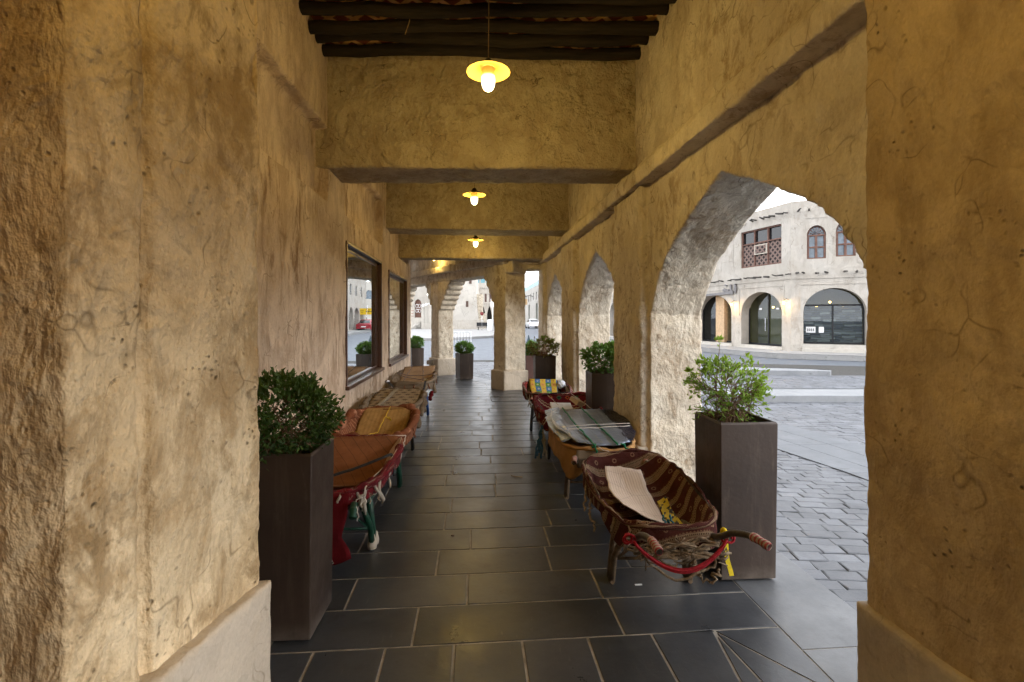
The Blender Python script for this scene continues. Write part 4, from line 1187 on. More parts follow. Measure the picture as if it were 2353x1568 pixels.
    for k in range(rags_):
        th = rr.choice([rr.uniform(-.9, .9), rr.uniform(PI - .9, PI + .9), rr.uniform(-2.2, -.9)]); a, b, c_ = outline(th)
        st = Vector((a * 1.06, b * 1.04, c_ - .02)); L_ = rr.uniform(.07, .19)
        q = [st]
        for i in range(6): q.append(q[-1] + Vector((rr.uniform(-.012, .012) + .002 * math.copysign(1, a), rr.uniform(-.015, .015), -L_ / 6)))
        w0 = rr.uniform(.004, .012); m = MB(); m.tube(q, [w0 * .6, w0, w0 * 1.2, w0 * .8, w0 * 1.3, w0, w0 * .5], 6); m.build('hanging_rag', ragm or C_CREAM, e)
    # handles
    ge = gripend or ((-.27, -l - .27, .53), (.27, -l - .27, .53))
    for s, g in ((-1, ge[0]), (1, ge[1])):
        yn = -l + .02
        path = [(s * .035, l + .10, .20), (s * .12, l - .1, .25), (s * .20, .15, .31), (s * .215, -.2, .36), (s * .215, yn - .02, .455)]
        g = Vector(g); base = Vector(path[-1])
        m1 = base.lerp(g, .35) + Vector((0, 0, .035)); m2 = base.lerp(g, .7) + Vector((0, 0, .035))
        full = [Vector(p_) for p_ in path] + [m1, m2, g]
        # smooth (catmull-rom)
        Q = [full[0]] + full + [full[-1]]; S = []
        for i in range(1, len(Q) - 2):
            for k in range(5):
                t = k / 5; p0, p1, p2, p3 = Q[i - 1], Q[i], Q[i + 1], Q[i + 2]
                S.append(.5 * ((2 * p1) + (p2 - p0) * t + (2 * p0 - 5 * p1 + 4 * p2 - p3) * t * t + (3 * p1 - p0 - 3 * p2 + p3) * t ** 3))
        S.append(g)
        m = MB(); m.tube(S, .0165, 10); h_ = m.build('handle', hand, e)
        m = MB(); n_ = 6; seg = S[-n_:]
        m.tube(seg, [.0205 + .002 * math.sin(k * 2.1) for k in range(n_)], 12); m.build('grip', grip, h_)
        # leg: flat strut and round strut meeting at the foot
        m = MB(); ft = Vector((s * .235, -.13, 0)); top1 = Vector((s * .215, -.16, .36)); top2 = Vector((s * .21, -.36, .40))
        m.tube([top1, top1.lerp(ft, .5) + Vector((0, .02, 0)), ft + Vector((0, .03, .012))], [.022, .023, .022], 6)
        m.tube([top2, top2.lerp(ft, .55) + Vector((s * .012, .02, 0)), ft + Vector((0, -.02, .014))], [.018, .020, .022], 8)
        m.tube([Vector((s * .22, -.25, .20)), Vector((s * .14, -.30, .30))], .010, 6)
        m.tube([ft + Vector((0, -.045, .014)), ft + Vector((0, .05, .014))], .014, 8)
        m.build('leg', legm, e)
    m = MB(); m.tube([(-.225, -.14, .14), (.225, -.14, .14)], .009, 6); m.build('brace', legm, e); m = MB(); m.tube([(-.21, .12, .305), (.21, .12, .305)], .012, 6); m.build('axle_brace', legm, e)
    # wheel
    wy = l + .10
    m = MB(); W_ = []
    for k in range(28):
        a = 2 * PI * k / 28; W_.append((0, wy + .155 * math.cos(a), .19 + .155 * math.sin(a)))
    m.tube(W_, .034, 10, closed=True)
    w_ = empty('wheel', (0, 0, 0)); w_.parent = e; m.build('tyre', RUBBER, w_)
    m = MB(); m.lathe([(.02, -.04), (.03, -.035), (.03, .035), (.02, .04)], 14, (0, wy, .19), 'x', True); m.lathe([(.125, -.02), (.11, 0), (.125, .02)], 24, (0, wy, .19), 'x')
    for k in range(6):
        a = 2 * PI * k / 6; m.tube([(0, wy, .19), (0, wy + .12 * math.cos(a), .19 + .12 * math.sin(a))], .007, 5)
    m.build('rim', STEEL, w_)
    e['_l'] = l
    return e

def wander(a, b, n, amp, seed, sag=0.0):
    # n+1 points
    rr = random.Random(seed); a = Vector(a); b = Vector(b); L = []
    for k in range(n + 1):
        t = k / n
        L.append(a.lerp(b, t) + Vector((rr.uniform(-1, 1), rr.uniform(-1, 1), rr.uniform(-1, 1))) * amp * math.sin(PI * t) - Vector((0, 0, sag * math.sin(PI * t))))
    return L
def ropes(e, name, mat, specs, r=.005, n=10):
    for k, (a, b, amp, sag) in enumerate(specs):
        m = MB(); m.tube(wander(a, b, n, amp, k * 7 + 3, sag), r, 6); m.build(name, mat, e)
def sheet(e, name, mat, P, label, cat, thick=.004, uvs=1.0, rag=0.0, seed=0, parent=None, group=None, fold=.0):
    """P: rows of control points in the barrow frame; built as its own thing lying in the barrow"""
    nu, nv_ = 16, 16; rr = random.Random(seed)
    def lerp_row(row, t):
        f_ = t * (len(row) - 1); i = min(int(f_), len(row) - 2); return Vector(row[i]).lerp(Vector(row[i + 1]), f_ - i)
    G = []
    for i in range(nu + 1):
        u_ = i / nu; f_ = u_ * (len(P) - 1); a = min(int(f_), len(P) - 2); row = []
        for j in range(nv_ + 1):
            v_ = j / nv_; p = lerp_row(P[a], v_).lerp(lerp_row(P[a + 1], v_), f_ - a)
            ed = min(u_, 1 - u_, v_, 1 - v_)
            p = p + Vector((mnoise.noise(p * 7 + Vector((seed, 0, 0))), mnoise.noise(p * 7 + Vector((0, seed, 3))), mnoise.noise(p * 5 + Vector((seed, 5, 0))))) * (.006 + fold)
            if ed < .001 and rag: p += Vector((rr.uniform(-rag, rag), rr.uniform(-rag, rag), 0))
            row.append(p)
        G.append(row)
    L1 = (Vector(P[0][0]) - Vector(P[-1][0])).length; L2 = (Vector(P[0][0]) - Vector(P[0][-1])).length
    m = MB(); m.grid(G, uvf=lambda i, j: (j / nv_ * L2 * uvs, i / nu * L1 * uvs), smooth=True)
    if parent is not None:
        o = m.build(name, mat, parent)
    else:
        M = Matrix.Translation(e.location) @ Matrix.Rotation(e.rotation_euler.z, 4, 'Z')
        c_ = M @ G[nu // 2][nv_ // 2]
        o = m.build(name, mat, M=Matrix.Translation(-c_) @ M, loc=c_, label=label, cat=cat, group=group)
    s_ = o.modifiers.new('thick', 'SOLIDIFY'); s_.thickness = thick
    return o

# ---- R1: brown banded kilim, right side nearest
r1 = barrow(1.075, 3.0, -R(3.5), 'wheelbarrow draped with a brown banded blanket, nearest on the right, red strap between its handles', C_BROWN, 1, l=.555, wn=.30, wf=.345, zn=.515, zf=.59, drop=.13, uvrot=0, sag=.03,
            wrap=C_BROWN, wr=.012, rags_=2, ragm=ROPE,
            gripend=((-.175, -.86, .525), (.345, -.84, .535)))
mb = MB(); rr = random.Random(5)
for k in range(46):
    t0 = rr.uniform(-.22, .0); z_ = rr.uniform(.34, .455); yq = -.52 - rr.uniform(0, .07)
    x0 = rr.uniform(-.25, .02); x1 = x0 + rr.uniform(.15, .35)
    mb.tube(wander((x0, yq, z_ + rr.uniform(-.01, .01)), (min(x1, .27), yq + rr.uniform(-.03, .03), .34 + rr.uniform(0, .12)), 9, .013, k, rr.uniform(-.03, .045)), rr.uniform(.005, .0085), 6)
for k in range(16):
    c0 = Vector((rr.uniform(-.27, .27), -.56 - rr.uniform(0, .04), rr.uniform(.33, .47)))
    mb.tube([c0 + Vector((rr.uniform(-1, 1), rr.uniform(-1, .3), rr.uniform(-1, 1))) * .028 for _ in range(7)], rr.uniform(.003, .006), 5)
mb.build('rope_wrapping', ROPE, r1)
strap = MB(); S = []
for k in range(21):
    t = k / 20; S.append(Vector((-.235 + .47 * t, -.64 - .05 * math.sin(PI * t), .475 - .125 * math.sin(PI * t) ** .8)))
for i in range(20):
    a, b = S[i], S[i + 1]; up = Vector((0, .004, .011)); strap.face([a - up, b - up, b + up, a + up])
    strap.face([a - up + Vector((0, -.006, 0)), b - up + Vector((0, -.006, 0)), b + up + Vector((0, -.006, 0)), a + up + Vector((0, -.006, 0))])
strap.tube([p_ + Vector((0, -.003, 0)) for p_ in S], .0065, 7)
for s in (-1, 1):
    c_ = Vector((s * .243, -.62, .478)); strap.tube([c_ + Vector((s * .02 * math.sin(a * .3) + .024 * math.cos(a), .02 * (a / 12 - .5), .024 * math.sin(a))) for a in [q * .7 for q in range(20)]], .0065, 6)
strap.build('red_strap', STRAPR, r1)
yl = MB(); base_ = Vector((.262, -.56, .47))
Pq = [base_ + Vector((.004 * k - .005 + .004 * math.sin(k), -.002 * k, -.026 * k)) for k in range(9)]
for a, b in zip(Pq, Pq[1:]):
    w_ = Vector((.0125, .002, 0)); yl.face([a - w_, a + w_, b + w_, b - w_])
yl.tube([base_ + Vector((.0, .026 * math.cos(a), .026 * math.sin(a))) for a in [q * .55 for q in range(13)]], .008, 6)
o = yl.build('yellow_webbing', STRAPY, r1); s_ = o.modifiers.new('t', 'SOLIDIFY'); s_.thickness = .002
ropes(r1, 'rope', ROPE, [((-.345, -.05, .47), (-.36, -.12, .38), .012, .02), ((-.36, -.12, .38), (-.345, -.2, .33), .015, 0), ((-.35, .1, .5), (-.385, -.06, .40), .01, .03),
       ((-.2, -.58, .42), (.12, -.60, .30), .01, .10), ((.12, -.60, .30), (.24, -.58, .42), .012, .03), ((.10, -.6, .29), (.17, -.62, .25), .02, 0), ((.17, -.62, .25), (.22, -.6, .31), .02, 0)], .0065)
ropes(r1, 'blue_cord', simple('teal_cord', (.02, .10, .13), .8), [((-.04, -.50, .55), (-.03, -.56, .47), .01, 0), ((.0, -.50, .55), (-.02, -.56, .46), .012, 0), ((-.02, -.51, .53), (.02, -.56, .45), .01, 0)], .006)
sheet(r1, 'cardboard_piece', CARDL, [[(-.175, .35, .545), (-.06, .37, .535), (.08, .34, .515)], [(-.20, .12, .47), (-.06, .10, .43), (.07, .12, .43)], [(-.17, -.12, .46), (-.05, -.16, .41), (.085, -.12, .375)], [(-.05, -.26, .43), (.02, -.27, .41), (.10, -.22, .36)]],
      'torn pale corrugated cardboard piece lying inside the brown blanket barrow', 'cardboard', .005, rag=.006, seed=2, fold=.006)
sheet(r1, 'yellow_bag', cloth('yellow_print_bag', lambda t, uv: t.mix(t.ramp(t.noise(uv, 22, 2, .5), [(.52, 0), (.56, 1)]), (.62, .45, .02), (.03, .025, .02)), .5), [[(.09, .02, .44), (.16, .04, .46)], [(.095, -.10, .385), (.17, -.07, .40)], [(.08, -.24, .37), (.17, -.22, .375)]],
      'crumpled yellow bag with black print half under the pale cardboard piece', 'bag', .003, seed=9, fold=.02)

# ---- R2: silver board on top, ochre sides
r2 = barrow(1.065, 4.36, -R(4), 'wheelbarrow with ochre cloth sides, covered by a silvery board tied with green rope', C_OCHRE, 2, wrap=C_OCHRE, wr=.014, rags_=2, ragm=C_OCHRE, l=.60, wn=.30, wf=.37, zn=.56, zf=.60, drop=.22, sag=.02, grip=GRIPW)
sheet(r2, 'silver_board', SILV, [[(-.30, .66, .635), (-.10, .67, .625), (.12, .66, .63), (.20, .65, .635)], [(-.345, .30, .62), (-.12, .3, .60), (.12, .3, .60), (.235, .3, .625)], [(-.31, -.15, .615), (-.1, -.15, .59), (.1, -.15, .59), (.25, -.15, .61)], [(-.20, -.55, .60), (-.06, -.60, .585), (.1, -.6, .585), (.22, -.56, .60)]],
      'big silvery folded board lying flat across the ochre barrow', 'board', .006, rag=.01, seed=4)
sheet(r2, 'flowered_oilcloth', C_NAVY, [[(.18, .66, .625), (.33, .64, .63)], [(.215, .3, .632), (.40, .25, .625)], [(.235, -.15, .616), (.36, -.18, .60)], [(.20, -.52, .602), (.27, -.50, .60)]], 'dark navy flowered oilcloth edge beside the silvery board', 'oilcloth', .004, seed=6, rag=.012)
sheet(r2, 'folded_plastic', simple('clear_white_plastic', (.26, .32, .45), .15, var=.4, scale=5, bumpd=.02, bscale=12, spec=.7), [[(-.36, .64, .615), (-.22, .66, .65)], [(-.385, .3, .60), (-.24, .3, .632)], [(-.36, -.05, .595), (-.25, -.05, .625)], [(-.30, -.42, .58), (-.20, -.45, .61)]], 'strip of crinkled pale plastic along the aisle edge of the silvery board', 'plastic', .003, seed=8, fold=.012, rag=.01)
ropes(r2, 'green_rope', ROPEG, [((-.18, .66, .65), (-.135, .0, .618), .006, 0), ((-.135, 0, .618), (-.07, -.62, .59), .006, 0), ((-.07, -.62, .59), (-.05, -.66, .50), .006, 0), ((.02, .66, .645), (.08, -.02, .612), .006, 0), ((.08, -.02, .612), (.11, -.62, .60), .007, 0), ((.14, -.60, .60), (.20, -.67, .54), .012, -.02), ((.20, -.67, .54), (.18, -.66, .50), .02, 0), ((-.06, -.6, .6), (-.1, -.62, .56), .01, 0)], .0075)
ropes(r2, 'string', ROPEW, [((-.30, -.08, .62), (.36, -.02, .635), .006, 0), ((-.28, -.18, .615), (.34, -.1, .63), .006, 0), ((-.05, -.63, .59), (.10, -.68, .50), .01, .0)], .0028)
sheet(r2, 'front_flap', C_SACK, [[(-.22, -.60, .555), (.22, -.61, .56)], [(-.22, -.645, .50), (.22, -.65, .50)], [(-.20, -.63, .42), (.20, -.63, .43)]], '', '', .004, parent=r2, seed=11, fold=.012)

# ---- R3 red kilim
r3 = barrow(1.09, 5.55, -R(4), 'wheelbarrow lined with a dark red kilim with orange and green motifs, a white sheet inside', C_RED, 3, wrap=C_TAS, wr=.022, rags_=6, l=.50, wn=.33, wf=.385, zn=.57, zf=.62, drop=.17, sag=.03, legm=BLACKP)
sheet(r3, 'white_sheet', card('white_corrugated', (.60, .62, .68), (.70, .72, .78), 14, .002), [[(-.19, .22, .575), (.06, .22, .565)], [(-.19, .0, .53), (.07, .0, .52)], [(-.18, -.25, .56), (.08, -.25, .56)]], 'white corrugated sheet lying in the red kilim barrow', 'sheet', .004, seed=3)
mb = MB(); mb.box((-.05, -.07, -.02), (.06, .06, .03)); o = mb.build('paper_scrap', CARDL, loc=r3.location + Vector((.1, .02, .62)), label='small folded cream paper packet on the white sheet', cat='paper'); o.rotation_euler = (.4, .3, .7)
ropes(r3, 'string', ROPEW, [((-.2, .5, .63), (-.12, -.1, .60), .008, 0), ((.10, .5, .64), (.22, -.3, .60), .008, 0), ((-.02, .52, .64), (.06, .46, .64), .02, 0)], .0035)
ropes(r3, 'black_cord', BLK, [((-.36, .42, .615), (.1, .50, .655), .004, -.01)], .008)
rg = [((-.33, -.45, .45), (-.345 + .02 * k, -.47, .10 + .03 * (k % 3)), .015, 0) for k in range(-3, 4)]
ropes(r3, 'blue_rags', simple('blue_rag', (.04, .12, .26), .8, var=.5, scale=30), rg[:4], .012); ropes(r3, 'cream_rags', C_CREAM, rg[4:], .010)

# ---- R4 striped with chequered oilcloth
r4 = barrow(1.05, 6.90, -R(3), 'farthest right wheelbarrow, dark striped cloth with a blue, green and yellow chequered sheet inside', C_STR, 4, wrap=C_STR, wr=.018, rags_=4, l=.46, wn=.30, wf=.345, zn=.57, zf=.63, drop=.13, sag=.02, legm=BLACKP)
sheet(r4, 'chequered_oilcloth', C_CHECK, [[(-.22, .44, .66), (.19, .42, .655)], [(-.23, .28, .585), (.18, .26, .58)], [(-.21, .0, .50), (.16, .0, .50)], [(-.14, -.3, .53), (.12, -.3, .54)]], 'bright blue, green and yellow chequered oilcloth in the farthest right barrow', 'oilcloth', .003, uvs=1.0, seed=5)
mb = MB(); rr = random.Random(9); P = []
for i in range(14):
    P.append([Vector((.25 + .065 * math.sin(PI * j / 9) * math.cos(2 * PI * i / 14), .25 + .06 * math.sin(PI * j / 9) * math.sin(2 * PI * i / 14), .60 + .06 * math.cos(PI * j / 9))) * 1.0 + Vector((rr.uniform(-1, 1), rr.uniform(-1, 1), rr.uniform(-1, 1))) * .012 for j in range(10)])
mb.grid(P, closed_u=True, smooth=False)
mb.build('plastic_bag', simple('thin_white_plastic', (.5, .53, .58), .2, spec=.7), M=Matrix.Translation(-Vector((.25, .25, .6))), loc=r4.location + Vector((.25, .25, .6)), label='crumpled pale plastic bag beside the chequered oilcloth', cat='plastic bag')

# ---- left row
l1 = barrow(-.93, 3.56, -R(1), 'red patchwork edged wheelbarrow with brown board lining, nearest on the left', C_TAS, 11, wrap=C_TAS, wr=.026, rags_=7, l=.54, wn=.31, wf=.36, zn=.55, zf=.60, drop=.10, legm=GREENP, hand=GREENP, grip=GREENP, sag=.015,
            gripend=((-.27, -.72, .42), (.24, -.68, .43)))
sheet(l1, 'cardboard_lining', CARDQ, [[(-.30, .48, .625), (.30, .48, .625)], [(-.31, .30, .52), (.31, .30, .52)], [(-.28, .08, .425), (.28, .08, .425)], [(-.27, -.25, .41), (.27, -.25, .41)], [(-.27, -.47, .55), (.26, -.47, .55)]], 'diamond patterned brown board lining the nearest left barrow', 'cardboard', .005, seed=12)
sheet(l1, 'cardboard_strip', CARD, [[(.33, .48, .62), (.27, .44, .58)], [(.345, .2, .60), (.26, .2, .50)], [(.33, -.1, .58), (.25, -.1, .46)], [(.27, -.44, .565), (.20, -.42, .50)]], 'folded cardboard strip along the aisle rim of the nearest left barrow', 'cardboard', .005, seed=13)
ropes(l1, 'black_strap', BLK, [((-.3, -.30, .50), (.33, .05, .60), .004, .03), ((.33, .05, .60), (.36, -.02, .46), .008, 0)], .010)
ropes(l1, 'string', ROPEW, [((-.33, .50, .615), (.36, .52, .62), .004, 0), ((.36, .52, .62), (.33, .36, .44), .01, 0), ((.28, -.50, .56), (.22, -.60, .42), .02, 0), ((.28, -.45, .56), (.25, -.50, .40), .02, 0), ((.30, -.30, .55), (.27, -.38, .40), .02, 0), ((.24, -.5, .5), (.22, -.50, .34), .012, 0)], .004)
for (xx_, zz_, w2_) in ((.27, .42, .12),):
    sheet(l1, 'hanging_cloth', C_REDC, [[(-.28, -.555, .54), (.19, -.56, .53)], [(-.28, -.60, .33), (.17, -.61, .30)], [(-.26, -.60, .07), (.21, -.60, .16)]], '', '', .006, parent=l1, seed=14, fold=.02)
    sheet(l1, 'knitted_band', cloth('grey_knit', lambda t, uv: t.mix(t.math('GREATER_THAN', t.math('SINE', t.math('MULTIPLY', t.n('ShaderNodeSeparateXYZ', {0: uv}).outputs[1], 330.0)), 0.0), (.03, .02, .02), (.32, .27, .22))), [[(-.02, -.575, .5), (.04, -.58, .5)], [(-.03, -.635, .30), (.03, -.635, .3)], [(.07, -.635, .11), (.12, -.635, .15)]], '', '', .008, parent=l1, seed=15)
m = MB()
for (a, b) in (((.235, -.13, .02), (.05, .05, .05)),):
    pass
for dx_, dy_ in ((.235, -.16), (.235, -.09)):
    m = MB(); m.lathe([(.008, .0), (.030, .012), (.034, .04), (.026, .075), (.02, .10)], 12, (dx_, dy_, .0), 'z', True)
    m.build('foot_wrap', C_CREAM, l1)
l2 = barrow(-.93, 4.78, -R(.5), 'wheelbarrow edged with bunched rust cloth and lined with ochre cardboard, second on the left', C_RUST, 12, wrap=C_RUST, wr=.034, rags_=5, ragm=C_RUST, l=.55, wn=.30, wf=.35, zn=.56, zf=.62, drop=.16, legm=GREENP, sag=.03)
sheet(l2, 'cardboard_lining', CARDO, [[(-.23, .52, .625), (.25, .52, .635)], [(-.25, .36, .54), (.25, .36, .54)], [(-.25, .12, .43), (.23, .12, .43)], [(-.24, -.2, .42), (.22, -.2, .42)], [(-.2, -.42, .54), (.18, -.42, .54)]], 'ochre cardboard with cut flaps lining the rust edged barrow', 'cardboard', .005, seed=16)
mb = MB(); mb.box((-.04, .485, .555), (.11, .50, .62)); mb.build('cut_flap', C_RUST, l2)
ropes(l2, 'yellow_rope', ROPEY, [((.03, .52, .64), (-.02, .1, .46), .006, 0), ((-.02, .1, .46), (-.13, -.38, .52), .01, 0), ((-.15, -.40, .56), (-.09, -.42, .56), .03, 0), ((-.10, -.42, .56), (-.17, -.40, .55), .03, 0), ((.02, .35, .57), (.07, .30, .55), .03, 0)], .0048)
ropes(l2, 'red_edge', C_REDC, [((-.33, -.55, .575), (.16, -.56, .585), .006, 0)], .014)
l3 = barrow(-.97, 6.05, 0, 'wheelbarrow with beige leaf printed canvas and bundled grey rags, third on the left', C_LEAF, 13, wrap=C_SACK, wr=.026, rags_=5, ragm=C_SACK, l=.56, wn=.30, wf=.34, zn=.57, zf=.63, drop=.15, legm=BLACKP, hand=BLACKP, grip=C_SACK, sag=.02)
sheet(l3, 'canvas_panel', C_LEAF, [[(-.27, .50, .64), (.26, .50, .64)], [(-.29, .2, .60), (.28, .2, .60)], [(-.28, -.2, .57), (.27, -.2, .57)], [(-.24, -.5, .56), (.22, -.5, .56)]], 'beige canvas panel with rows of brown leaf motifs over the third left barrow', 'canvas', .006, seed=17)
def rags(e, name, mat, pts, r, seed):
    rr = random.Random(seed)
    for (a, b) in pts:
        m = MB(); m.tube(wander(a, b, 9, .03, rr.randint(0, 999), -.01), [r * rr.uniform(.6, 1.25) for _ in range(10)], 9)
        o = m.build(name, mat, e); ss = o.modifiers.new('s', 'SUBSURF'); ss.levels = 1; ss.render_levels = 1
    tx = bpy.data.textures['cloth_folds']; dp = o.modifiers.new('folds', 'DISPLACE'); dp.texture = tx; dp.strength = .03; dp.texture_coords = 'GLOBAL'
rags(l3, 'bundled_rags', C_SACK, [((.30, .45, .62), (.34, .0, .58)), ((.34, .1, .58), (.36, -.3, .45)), ((.33, .3, .62), (.36, .05, .42)), ((-.30, -.2, .58), (-.28, -.52, .56)), ((-.34, -.3, .56), (-.26, -.55, .52)), ((.30, -.40, .55), (.36, -.55, .35))], .035, 4)
sheet(l3, 'webbing_loop', C_CREAM, [[(-.06, .40, .66), (-.01, .40, .66)], [(-.10, .0, .62), (-.05, .0, .62)], [(-.16, -.45, .585), (-.11, -.45, .585)]], '', '', .004, parent=l3, seed=3)
l4 = barrow(-.985, 8.15, 0, 'farthest left wheelbarrow, lined with brown cardboard, with bright bare handle tubes', C_SACK, 14, wrap=C_SACK, wr=.022, rags_=5, ragm=C_RUST, l=.58, wn=.30, wf=.35, zn=.58, zf=.66, drop=.14, legm=simple('blue_leg', (.02, .06, .2), .5), hand=CHROME, grip=CHROME, sag=.03,
            gripend=((-.30, -.92, .66), (.28, -.92, .68)))
sheet(l4, 'cardboard_lining', CARD, [[(-.24, .58, .72), (.30, .58, .74)], [(-.27, .42, .60), (.29, .42, .60)], [(-.27, .1, .48), (.27, .1, .48)], [(-.24, -.3, .47), (.22, -.3, .47)], [(-.2, -.52, .6), (.2, -.52, .6)]], 'brown cardboard lining of the farthest left barrow, taped and tied', 'cardboard', .006, seed=18)
sheet(l4, 'sack_front', C_SACK, [[(-.22, -.56, .60), (.22, -.56, .60)], [(-.22, -.61, .5), (.22, -.61, .5)], [(-.2, -.59, .40), (.2, -.59, .40)]], '', '', .006, parent=l4, seed=19, fold=.02)
ropes(l4, 'cord', simple('grey_cord', (.16, .13, .14), .8), [((-.1, .6, .74), (-.16, -.2, .55), .008, 0), ((.08, .6, .75), (.16, -.2, .55), .008, 0), ((-.3, .2, .66), (.33, .1, .66), .01, .05), ((-.3, .1, .66), (.33, -.05, .62), .01, .07)], .006)
rags(l4, 'tied_rags', C_SACK, [((.32, .3, .66), (.34, -.2, .55)), ((.33, -.1, .6), (.36, -.3, .38)), ((-.30, -.3, .6), (-.30, -.5, .48))], .035, 8)
ropes(l4, 'red_rag', C_REDC, [((.32, -.35, .42), (.30, -.45, .30), .02, 0)], .03)

# small litter on the slates
def litter(px, py, kind, label, seed):
    g = ground(px, py); rr = random.Random(seed)
    m = MB()
    if kind == 'twig':
        m.tube([Vector((-.035, .03, .006)), Vector((0, 0, .006)), Vector((.075, -.02, .006))], .0045, 5); mat = simple('straw_twig', (.32, .24, .16), .8)
    elif kind == 'tab':
        m.box((-.022, -.006, 0), (.022, .006, .003)); mat = WHITEP
    else:
        m.lathe([(.001, .001), (.012, .0015), (.014, .003), (.008, .006), (.001, .006)], 9); mat = simple('dry_scrap', (.10, .07, .05), .9)
    m.build(kind if kind != 'dot' else 'leaf_scrap', mat, loc=g + Vector((0, 0, .002)), label=label, cat='litter')
litter(1183, 1097, 'twig', 'bent dry twig lying on the slates in the aisle', 1)
litter(1467, 1345, 'tab', 'tiny white plastic tab on the slate beside the barrow leg', 2)
litter(1040, 1232, 'dot', 'small dry brown leaf scrap in the middle of the aisle', 3)
# ================================================================== STREET SIDE
class Frame:
    def __init__(s, O, e, n): s.O = Vector(O); s.e = Vector(e).normalized(); s.n = Vector(n).normalized()
    def p(s, a, z, d=0): return s.O + s.e * a - s.n * d + Vector((0, 0, z))
def arc_z(o, s):
    if o.get('rise', 0) <= 0: return o['zs']
    c = (o['s0'] + o['s1']) / 2; hw = (o['s1'] - o['s0']) / 2; t = max(-1, min(1, (s - c) / hw))
    if o.get('pointed'):
        return o['zs'] + o['rise'] * (1 - abs(t) ** 1.6)
    return o['zs'] + o['rise'] * math.sqrt(max(0, 1 - t * t))
def facade(mb, fr, a0, a1, zA, zB, ops, depth=.45):
    ops = sorted(ops, key=lambda o: o['s0']); cur = a0
    for o in ops + [None]:
        s = o['s0'] if o else a1
        if s > cur: mb.face([fr.p(cur, zA), fr.p(s, zA), fr.p(s, zB), fr.p(cur, zB)])
        if not o: break
        n = 18 if o.get('rise', 0) > 0 else 1; D = o.get('depth', depth)
        ss = [o['s0'] + (o['s1'] - o['s0']) * (1 - math.cos(PI * k / n)) / 2 for k in range(n + 1)]
        for k in range(n):
            p, q = ss[k], ss[k + 1]; zp, zq = arc_z(o, p), arc_z(o, q)
            mb.face([fr.p(p, zp), fr.p(q, zq), fr.p(q, zB), fr.p(p, zB)])
            mb.face([fr.p(p, zp), fr.p(p, zp, D), fr.p(q, zq, D), fr.p(q, zq)])
        z0 = o['z0']
        if z0 > zA + .01:
            mb.face([fr.p(o['s0'], zA), fr.p(o['s1'], zA), fr.p(o['s1'], z0), fr.p(o['s0'], z0)])
        mb.face([fr.p(o['s0'], z0), fr.p(o['s1'], z0), fr.p(o['s1'], z0, D), fr.p(o['s0'], z0, D)])
        for a in (o['s0'], o['s1']):
            mb.face([fr.p(a, z0), fr.p(a, o['zs']), fr.p(a, o['zs'], D), fr.p(a, z0, D)])
        cur = o['s1']
def fbox(mb, fr, a0, a1, z0, z1, d0, d1):
    """box in the facade frame; d grows into the wall"""
    c = [fr.p(a0, z0, d1), fr.p(a1, z0, d1), fr.p(a1, z0, d0), fr.p(a0, z0, d0), fr.p(a0, z1, d1), fr.p(a1, z1, d1), fr.p(a1, z1, d0), fr.p(a0, z1, d0)]
    b = len(mb.v); mb.v.extend([tuple(q) for q in c])
    for q in ((0, 3, 2, 1), (4, 5, 6, 7), (0, 1, 5, 4), (1, 2, 6, 5), (2, 3, 7, 6), (3, 0, 4, 7)): mb.idx([b + i for i in q])
def fillpane(mb, fr, o, d):
    n = 16; c = []
    for k in range(n + 1):
        s = o['s0'] + (o['s1'] - o['s0']) * k / n
        c.append((s, arc_z(o, s)))
    for (p, zp), (q, zq) in zip(c, c[1:]): mb.face([fr.p(p, o['z0'], d), fr.p(q, o['z0'], d), fr.p(q, zq, d), fr.p(p, zp, d)])

# glass one can see through a little
g = NT('shop_glass'); gl_ = g.n('ShaderNodeBsdfGlossy', {'Color': (.9, .95, 1, 1), 'Roughness': .02}).outputs[0]; tr_ = g.n('ShaderNodeBsdfTransparent', {'Color': (.62, .68, .66, 1)}).outputs[0]
g.t.links.new(g.n('ShaderNodeMixShader', {0: .07, 1: tr_, 2: gl_}).outputs[0], g.out.inputs['Surface']); SHOPGL = g.m
BULB = simple('lit_bulb', (1, .8, .5), .5, emit=(1, .62, .18), est=14)
OLIVE = simple('olive_shop_wall', (.20, .18, .085), .8, var=.15, scale=1.5)
LATT = NT('wood_lattice'); _p = LATT.mapping(LATT.uvc(), (1, 1, 1), (0, 0, R(45))); _s = LATT.n('ShaderNodeSeparateXYZ', {0: _p})
_a = LATT.math('LESS_THAN', LATT.math('FRACT', LATT.math('MULTIPLY', _s.outputs[0], 5.2)), .42); _b = LATT.math('LESS_THAN', LATT.math('FRACT', LATT.math('MULTIPLY', _s.outputs[1], 5.2)), .42)
LATT.base(LATT.mix(LATT.math('MAXIMUM', _a, _b), (.02, .015, .014), (.19, .13, .11))); LATT.rough(.8); LATT = LATT.m

